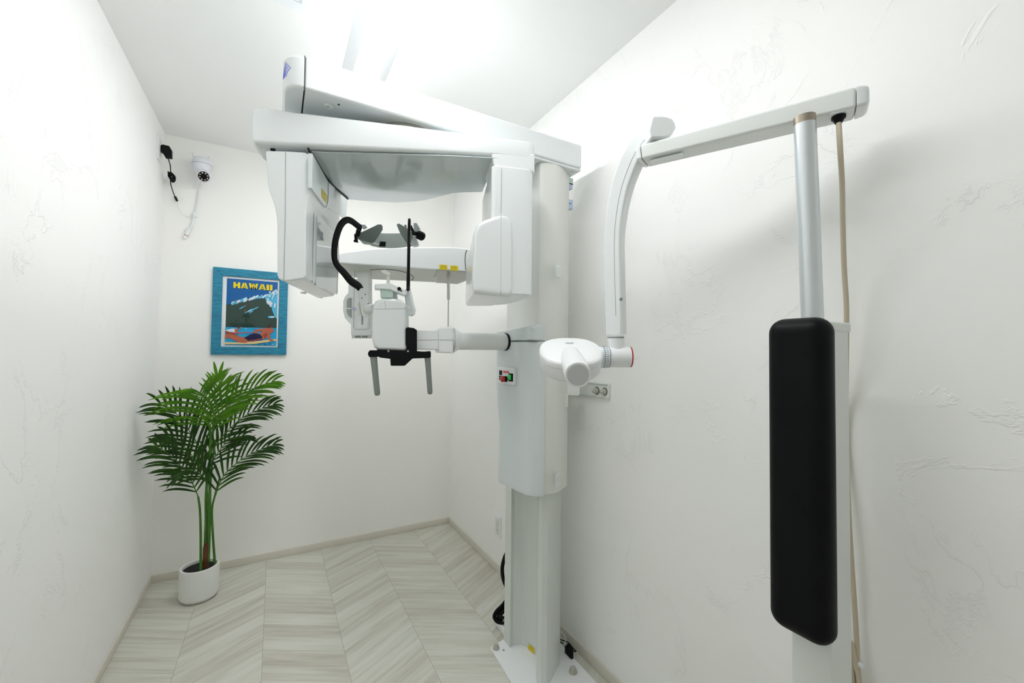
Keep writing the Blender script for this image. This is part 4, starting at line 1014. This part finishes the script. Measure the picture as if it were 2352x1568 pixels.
mb = MB(); e2_ = Y(432, 527, yw); mb.box(e2_, (.030, .012, .013), bev=.003, ex=V(.8, 0, .6), ez=V(-.6, 0, .8)); mb.build('plug_lever', M['whitecable'], sc)

# outlet high on the left wall and black adapter
o1 = thing('wall_outlet', 'white outlet plate high on the left wall with a black adapter in it', 'wall outlet', (XL, X(366, 340, XL).y, 2.24), 'wall outlets')
pa_ = [X(363, 309, XL+.004), X(370, 374, XL+.004)]
yy = [X(362, 340, XL+.004).y, X(371, 340, XL+.004).y]; zz = [X(366, 309, XL+.004).z, X(366, 370, XL+.004).z]
yc, zcx = sum(yy)/2, sum(zz)/2
MB().bb(XL, XL+.007, yc-.037, yc+.037, zz[1], zz[0], bev=.002).build('cover_plate', M['bright'], o1)
MB().bb(XL+.006, XL+.009, yc-.014, yc+.014, zcx-.04, zcx+.04, bev=.001).build('socket_insert', M['ivory'], o1)
ad = thing('power_adapter', 'black plug-in power adapter with a bundled black cord near the left corner', 'power adapter', (XL+.009, yc, zcx))
mb = MB(); AY = yc
az_ = [(370, 334), (374, 331), (390, 335), (396, 345), (396, 362), (381, 361), (374, 349), (370, 348)]
def AP(px, py, o=0.0): return Y(px, py, AY-.012+o)
pts = [AP(a_, b_) for a_, b_ in az_]; dx = XL+.0092-min(p_.x for p_ in pts)
pts = [p_+V(dx, 0, 0) for p_ in pts]
mb.prism(pts, V(0, .026, 0), bev=.003, seg=2, ang=40); mb.build('adapter_body', M['black'], ad)
cd0 = sum(pts[4:6], V(0, 0, 0))/2+V(0, .013, 0)
def CW(px, py, y_=None): return Y(px, py, (YB-.014) if y_ is None else y_)
yk = AY-.01+.012
cpath = [V(cd0.x-.004, cd0.y, cd0.z-.0)]+[Y(a_, b_, y_) for a_, b_, y_ in ((390.5, 378, AY+.01), (392, 396, AY+.03), (391.5, 415, YB-.05), (394, 430, YB-.03), (401, 450, YB-.014), (404, 456, YB-.014))]
mb = MB(); mb.tube(cr_spline(cpath, 6), .0022, n=8); mb.build('cord', M['black'], ad)
mb = MB(); kk = Y(394, 404, YB-.06)
for i in range(4):
    pts = [kk+V(.010*math.cos(t)+.002*i-.002, .006*i-.008, .015*math.sin(t)*(1+.1*i)-.003*i) for t in [2*math.pi*j/14 for j in range(14)]]
    mb.tube(pts, .0034, n=6, closed=True)
mb.box(kk+V(-.006, 0, .010), (.022, .018, .012), bev=.002, ex=V(1, 0, -.5)); mb.build('cord_bundle', M['black'], ad)
mb = MB(); mb.tube([kk+V(.012, 0, .008), kk+V(.019, 0, .004), kk+V(.020, 0, -.010)], .0009, n=5); mb.build('twist_tie', M['steel'], ad)
p0_, p1_ = Y(402, 451, YB-.014), Y(407, 462, YB-.014)
MB().cyl(p0_, p1_, .0055, n=12, bev=.001).build('barrel_plug', M['black'], ad)
mb = MB(); mb.tube(cr_spline([p1_]+[Y(a_, b_, YB-.010) for a_, b_ in ((409, 474), (417, 487), (428, 496), (441, 499), (446, 495))], 5), .0015, n=6); mb.build('white_lead', M['whitecable'], ad)

# outlet low on the right wall
ya, za = X(1145, 1208, XR).y, X(1145, 1208, XR).z
o2 = thing('wall_outlet', 'white outlet plate low on the right wall just left of the machine post', 'wall outlet', (XR, ya, za), 'wall outlets')
MB().bb(XR-.007, XR, ya-.037, ya+.037, za-.060, za+.060, bev=.002).build('cover_plate', M['bright'], o2)
mb = MB(); mb.bb(XR-.009, XR-.006, ya-.016, ya+.016, za-.042, za+.042, M['ivory'], bev=.001)
for dz in (-.020, .012):
    for dy in (-.006, .006): mb.bb(XR-.0093, XR-.0088, ya+dy-.001, ya+dy+.001, za+dz-.004, za+dz+.004, M['seam'])
mb.build('socket_insert', None, o2)

# black power cord: hose arc from the post down to a coil on the floor
pc = thing('coiled_power_cord', 'thick black cord arching from behind the white post to a coil on the floor', 'cord', (.93, 1.72, 0))
mb = MB(); mb = MB(); pts = [Y(a_, b_, 1.66) for a_, b_ in ((1186, 1236), (1172, 1258), (1161, 1275), (1154, 1300), (1155, 1325), (1162, 1345), (1172, 1362), (1182, 1380))]
mb.tube(cr_spline(pts, 6), .0085, n=10); mb.build('corrugated_hose', M['black'], pc); mb = MB()
for l_ in (((1176, 1356), (1156, 1385), (1139, 1403), (1134, 1417), (1143, 1429), (1160, 1430), (1177, 1421)),
           ((1176, 1362), (1158, 1388), (1142, 1406), (1138, 1416), (1148, 1425), (1162, 1424), (1177, 1416)),
           ((1177, 1384), (1162, 1393), (1149, 1407), (1144, 1415), (1154, 1420), (1166, 1417), (1177, 1409)),
           ((1177, 1392), (1164, 1398), (1153, 1409), (1151, 1416), (1160, 1417), (1177, 1404)),
           ((1177, 1432), (1170, 1436), (1162, 1433), (1156, 1429))):
    dk = 1.83+random.uniform(0, .03)
    mb.tube(cr_spline([D(a_, b_, dk+.001*(1440-b_)) for a_, b_ in l_], 6), .0056, n=8)
mb.build('coil', M['black'], pc)

# small adapter, wires behind the post at the right
sa_ = thing('cable_connector', 'small black connector with green and white wires on the floor between post and right wall', 'cable connector', (1.09, 1.45, 0))
mb = MB(); pts = [Z(a_, b_, .03) for a_, b_ in ((1297, 1489), (1304, 1482), (1311, 1484), (1317, 1494), (1317, 1502), (1312, 1504))]
mb.prism([V(min(p_.x, XR-.010), p_.y, .012) for p_ in pts], V(0, 0, .028), bev=.002); mb.build('connector_body', M['black'], sa_)
def wirep(l, r, mt, name):
    pts = []
    for a_, b_, x_ in l: p_ = X(a_, b_, x_); pts.append(V(p_.x, p_.y, max(p_.z, r+.0125)))
    MB().tube(cr_spline(pts, 6), r, n=8).build(name, M[mt], sa_)
wirep([(1284, 1448, 1.085), (1294, 1456, 1.09), (1299, 1468, 1.09), (1298, 1480, 1.09), (1294, 1488, 1.085)], .0022, 'whitecable', 'white_wire')
wirep([(1286, 1472, 1.085), (1292, 1470, 1.09), (1306, 1476, 1.098), (1318, 1490, 1.10), (1323, 1508, 1.10), (1316, 1507, 1.09)], .0022, 'black', 'black_wire')
wirep([(1286, 1474, 1.075), (1291, 1478, 1.08), (1293, 1488, 1.08)], .003, 'wire', 'green_wire')

# ================================================================== POTTED PALM
cx_, cy_ = -.303, 2.600
pp = thing('potted_palm', 'artificial palm with arching green fronds in a white cylindrical pot by the left corner', 'potted plant', (cx_, cy_, 0))
mb = MB(); rP = .082; hP = .158
mb.lathe((cx_, cy_, 0), (0, 0, 1), [(0, .006), (rP*.86, .006), (rP*.93, .012), (rP, .022), (rP, hP-.004), (rP-.003, hP), (rP-.010, hP), (rP-.013, hP-.004), (rP-.013, hP-.02), (0, hP-.02)], n=56)
mb.build('pot', M['pot'], pp, sharp=40)
MB().lathe((cx_, cy_, 0), (0, 0, 1), [(0, 0), (rP*.80, 0), (rP*.80, .008), (0, .008)], n=40).build('pot_foot', M['beige'], pp)
mb = MB(); mb.lathe((cx_, cy_, 0), (0, 0, 1), [(0, hP-.021), (rP-.013, hP-.021), (rP-.013, hP-.016), (0, hP-.012)], n=40); mb.build('soil', M['soil'], pp)
def B(px, py, y_): 
    p_ = Y(px, py, y_); return V(max(p_.x, XL+.012), p_.y, p_.z)
zsoil = hP-.03
def stem(l, r0, r1, name='stem', mt='stem'):
    pts = [B(*a_) for a_ in l]; pts = cr_spline(pts, 6); n_ = len(pts)
    return MB().tube(pts, [r0+(r1-r0)*i/(n_-1) for i in range(n_)], n=9).build(name, M[mt], pp)
def base(px, py=1306, y_=cy_): return (px, py, y_)
# trunk bark
mb = MB(); bt = []
for (a_, b_, r_) in ((471, 1306, .0155), (472, 1295, .0140), (472, 1280, .0125), (473, 1268, .0135), (473, 1256, .0130), (474, 1248, .0090), (475, 1244, .004)):
    bt.append((B(a_, b_, cy_), r_))
mb.tube([p_ for p_, _ in bt], [r_ for _, r_ in bt], n=9); mb.build('bark_trunk', M['bark'], pp, sharp=20)
stem([(478, 1290, cy_), (481, 1200, cy_), (482, 1100, cy_), (483, 1000, cy_), (480, 975, cy_)], .0075, .0055)
stem([(469, 1290, cy_), (473, 1200, cy_+.01), (474, 1120, cy_+.01), (487, 1020, cy_+.02), (490, 960, cy_+.04)], .0070, .0045)
stem([(474, 1280, cy_+.02), (478, 1180, cy_+.02), (486, 1080, cy_+.03), (495, 1010, cy_+.04)], .0060, .0040)
stem([(461, 1312, cy_-.05), (461, 1230, cy_-.04), (459, 1170, cy_-.04), (455, 1140, cy_-.04)], .0060, .0045)
stem([(494, 1300, cy_), (489, 1230, cy_), (487, 1170, cy_), (493, 1140, cy_), (505, 1095, cy_)], .0058, .0040)
stem([(480, 1200, cy_), (474, 1110, cy_), (468, 1045, cy_-.02)], .0045, .0035)
def frond(l, n, l0, l1, mt, droop=.35, spread=62, tipn=True, wid=.0115, lift=.22, side=None, name='frond', curl=.25):
    """l: (px, py, y) points of the midrib; n leaflets a side; l0/l1 leaflet length at base/mid"""
    pts = cr_spline([B(*a_) for a_ in l], 10); N = len(pts); q = MB()
    q.tube(pts, [.0030-.0022*i/(N-1) for i in range(N)], M['stem'], n=6)
    lens = [0]
    for a_, b_ in zip(pts, pts[1:]): lens.append(lens[-1]+(b_-a_).length)
    tot = lens[-1]
    def at(s):
        s = min(max(s, 0), tot*.9999)
        for i in range(N-1):
            if lens[i+1] >= s:
                k = (s-lens[i])/(lens[i+1]-lens[i]+1e-9); return pts[i].lerp(pts[i+1], k), (pts[i+1]-pts[i]).normalized()
    view = V(.25, -1, .15).normalized() if side is None else Vector(side).normalized()
    for i in range(n):
        t = (i+.5)/n; p_, d_ = at(tot*(.04+.96*t))
        L = (l0+(l1-l0)*math.sin(math.pi*min(t*.85+.18, 1)))*random.uniform(.9, 1.08)
        L *= (1-.45*max(t-.75, 0)/.25)
        for sgn in (-1, 1):
            sd = view.cross(d_).normalized()*sgn
            ang = math.radians(spread*(1-.50*t)+random.uniform(-5, 5))
            dr = (d_*math.cos(ang)+sd*math.sin(ang)+view*random.uniform(-.05, .22)+V(0, 0, lift)).normalized()
            segs = 7; cur = p_.copy(); left, right, midl = [], [], []
            dirv = dr.copy(); 
            for k_ in range(segs+1):
                u = k_/segs; wv = wid*math.sin(math.pi*(u*.86+.07))**.7*(1 if u < .97 else .25)
                nrm = dirv.cross(view).normalized()
                tw = view*.35
                left.append(cur+nrm*wv*.5+tw*wv*.25); right.append(cur-nrm*wv*.5+tw*wv*.25); midl.append(cur.copy())
                dirv = (dirv+V(0, 0, -1)*droop*2.6/segs*(.15+u)+d_*curl/segs).normalized()
                cur = cur+dirv*(L/segs)
            fix = lambda p: V(max(p.x, XL+.003), min(p.y, YB-.004), p.z)
            left, right, midl = list(map(fix, left)), list(map(fix, right)), list(map(fix, midl))
            mi = q._mi(M[mt]); vl = [q.bm.verts.new(v_) for v_ in left]; vm = [q.bm.verts.new(v_) for v_ in midl]; vr = [q.bm.verts.new(v_) for v_ in right]
            for k_ in range(segs):
                for A1, A2 in ((vl, vm), (vm, vr)):
                    try:
                        f = q.bm.faces.new([A1[k_], A1[k_+1], A2[k_+1], A2[k_]]); f.material_index = mi; f.smooth = True
                    except ValueError: pass
    return q.build(name, None, pp, sharp=60, wn=False)
frond([(492, 985, cy_+.05), (496, 940, cy_+.06), (499, 900, cy_+.07), (500, 872, cy_+.08)], 9, .10, .145, 'leaf', .42, 62, lift=.30)
for px1, py1 in ((491, 830), (513, 830)):
    q = MB(); a_ = B(500, 872, cy_+.08); b_ = B(px1, py1, cy_+.08); n_ = (b_-a_).cross(V(0, -1, 0)).normalized()
    vs = []
    for k_ in range(9):
        u = k_/8; w_ = .0075*math.sin(math.pi*(u*.9+.06))**.7; c = a_.lerp(b_, u); vs.append((c+n_*w_, c+V(0, .002, 0), c-n_*w_))
    for k_ in range(8):
        q.poly([vs[k_][0], vs[k_+1][0], vs[k_+1][1], vs[k_][1]], [(0, 1, 2, 3)]); q.poly([vs[k_][1], vs[k_+1][1], vs[k_+1][2], vs[k_][2]], [(0, 1, 2, 3)])
    q.build('leaflet', M['leaf'], pp, wn=False)
frond([(480, 985, cy_), (475, 950, cy_-.05), (468, 925, cy_-.10), (458, 900, cy_-.16)], 13, .20, .235, 'leaf', .40, 74, curl=-.2, lift=.32, wid=.0118)
frond([(484, 1000, cy_-.01), (505, 955, cy_-.05), (545, 915, cy_-.09), (590, 888, cy_-.12), (630, 876, cy_-.14)], 15, .12, .17, 'leaf', .50, 48, lift=.28)
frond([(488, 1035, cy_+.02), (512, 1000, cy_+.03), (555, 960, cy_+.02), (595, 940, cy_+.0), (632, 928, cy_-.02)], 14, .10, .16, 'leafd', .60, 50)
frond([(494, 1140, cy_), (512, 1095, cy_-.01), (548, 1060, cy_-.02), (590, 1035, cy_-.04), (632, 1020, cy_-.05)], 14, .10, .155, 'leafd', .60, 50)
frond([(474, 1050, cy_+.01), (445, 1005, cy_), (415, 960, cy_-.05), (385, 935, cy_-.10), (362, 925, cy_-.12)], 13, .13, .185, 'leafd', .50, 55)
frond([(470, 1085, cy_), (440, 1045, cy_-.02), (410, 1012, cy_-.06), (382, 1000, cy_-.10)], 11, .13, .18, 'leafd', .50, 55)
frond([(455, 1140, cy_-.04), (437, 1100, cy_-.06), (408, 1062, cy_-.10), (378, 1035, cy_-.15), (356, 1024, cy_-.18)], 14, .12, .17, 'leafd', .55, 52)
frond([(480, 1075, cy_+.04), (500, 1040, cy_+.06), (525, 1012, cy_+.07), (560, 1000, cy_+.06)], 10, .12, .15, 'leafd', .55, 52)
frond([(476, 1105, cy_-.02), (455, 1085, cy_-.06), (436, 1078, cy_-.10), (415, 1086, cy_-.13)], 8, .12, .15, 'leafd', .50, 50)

# ------------------------------------------------------------------ labels for parts that look different from the rest of their thing
PL_ = {'temple_arm': 'black curved temple arm', 'temple_pad': 'grey rounded temple pad', 'hand_grip': 'grey hanging hand grip', 'handle_frame': 'black handle frame under the chin rest',
       'clamp_knob': 'black clamp knob', 'head_band': 'grey curved head band', 'ear_rod_plate': 'bright white hanging plate', 'wire_frame': 'thin steel wire frame',
       'telescopic_rod': 'steel rod', 'caution_label': 'yellow caution sticker', 'emergency_stop_button': 'red mushroom stop button', 'power_switch': 'black rocker switch',
       'switch_lens': 'lit green rocker', 'connector_block': 'small coloured connector', 'metal_bottom_plate': 'bare metal plate', 'back_cushion': 'long black vinyl cushion',
       'pole': 'brushed aluminium pole', 'pole_collar': 'bronze collar', 'power_cable': 'beige hanging cable', 'cable_gland': 'black cable gland', 'red_ring': 'red end ring',
       'angle_scale': 'white ring with black tick marks', 'bark_trunk': 'brown bark at the foot of the stems', 'lens_face': 'black round face with a ring of leds', 'logo_mark': 'four blue arcs'}
for o in scene.objects:
    k_ = o.name.split('.')[0]
    if o.parent is not None and k_ in PL_: o['label'] = PL_[k_]
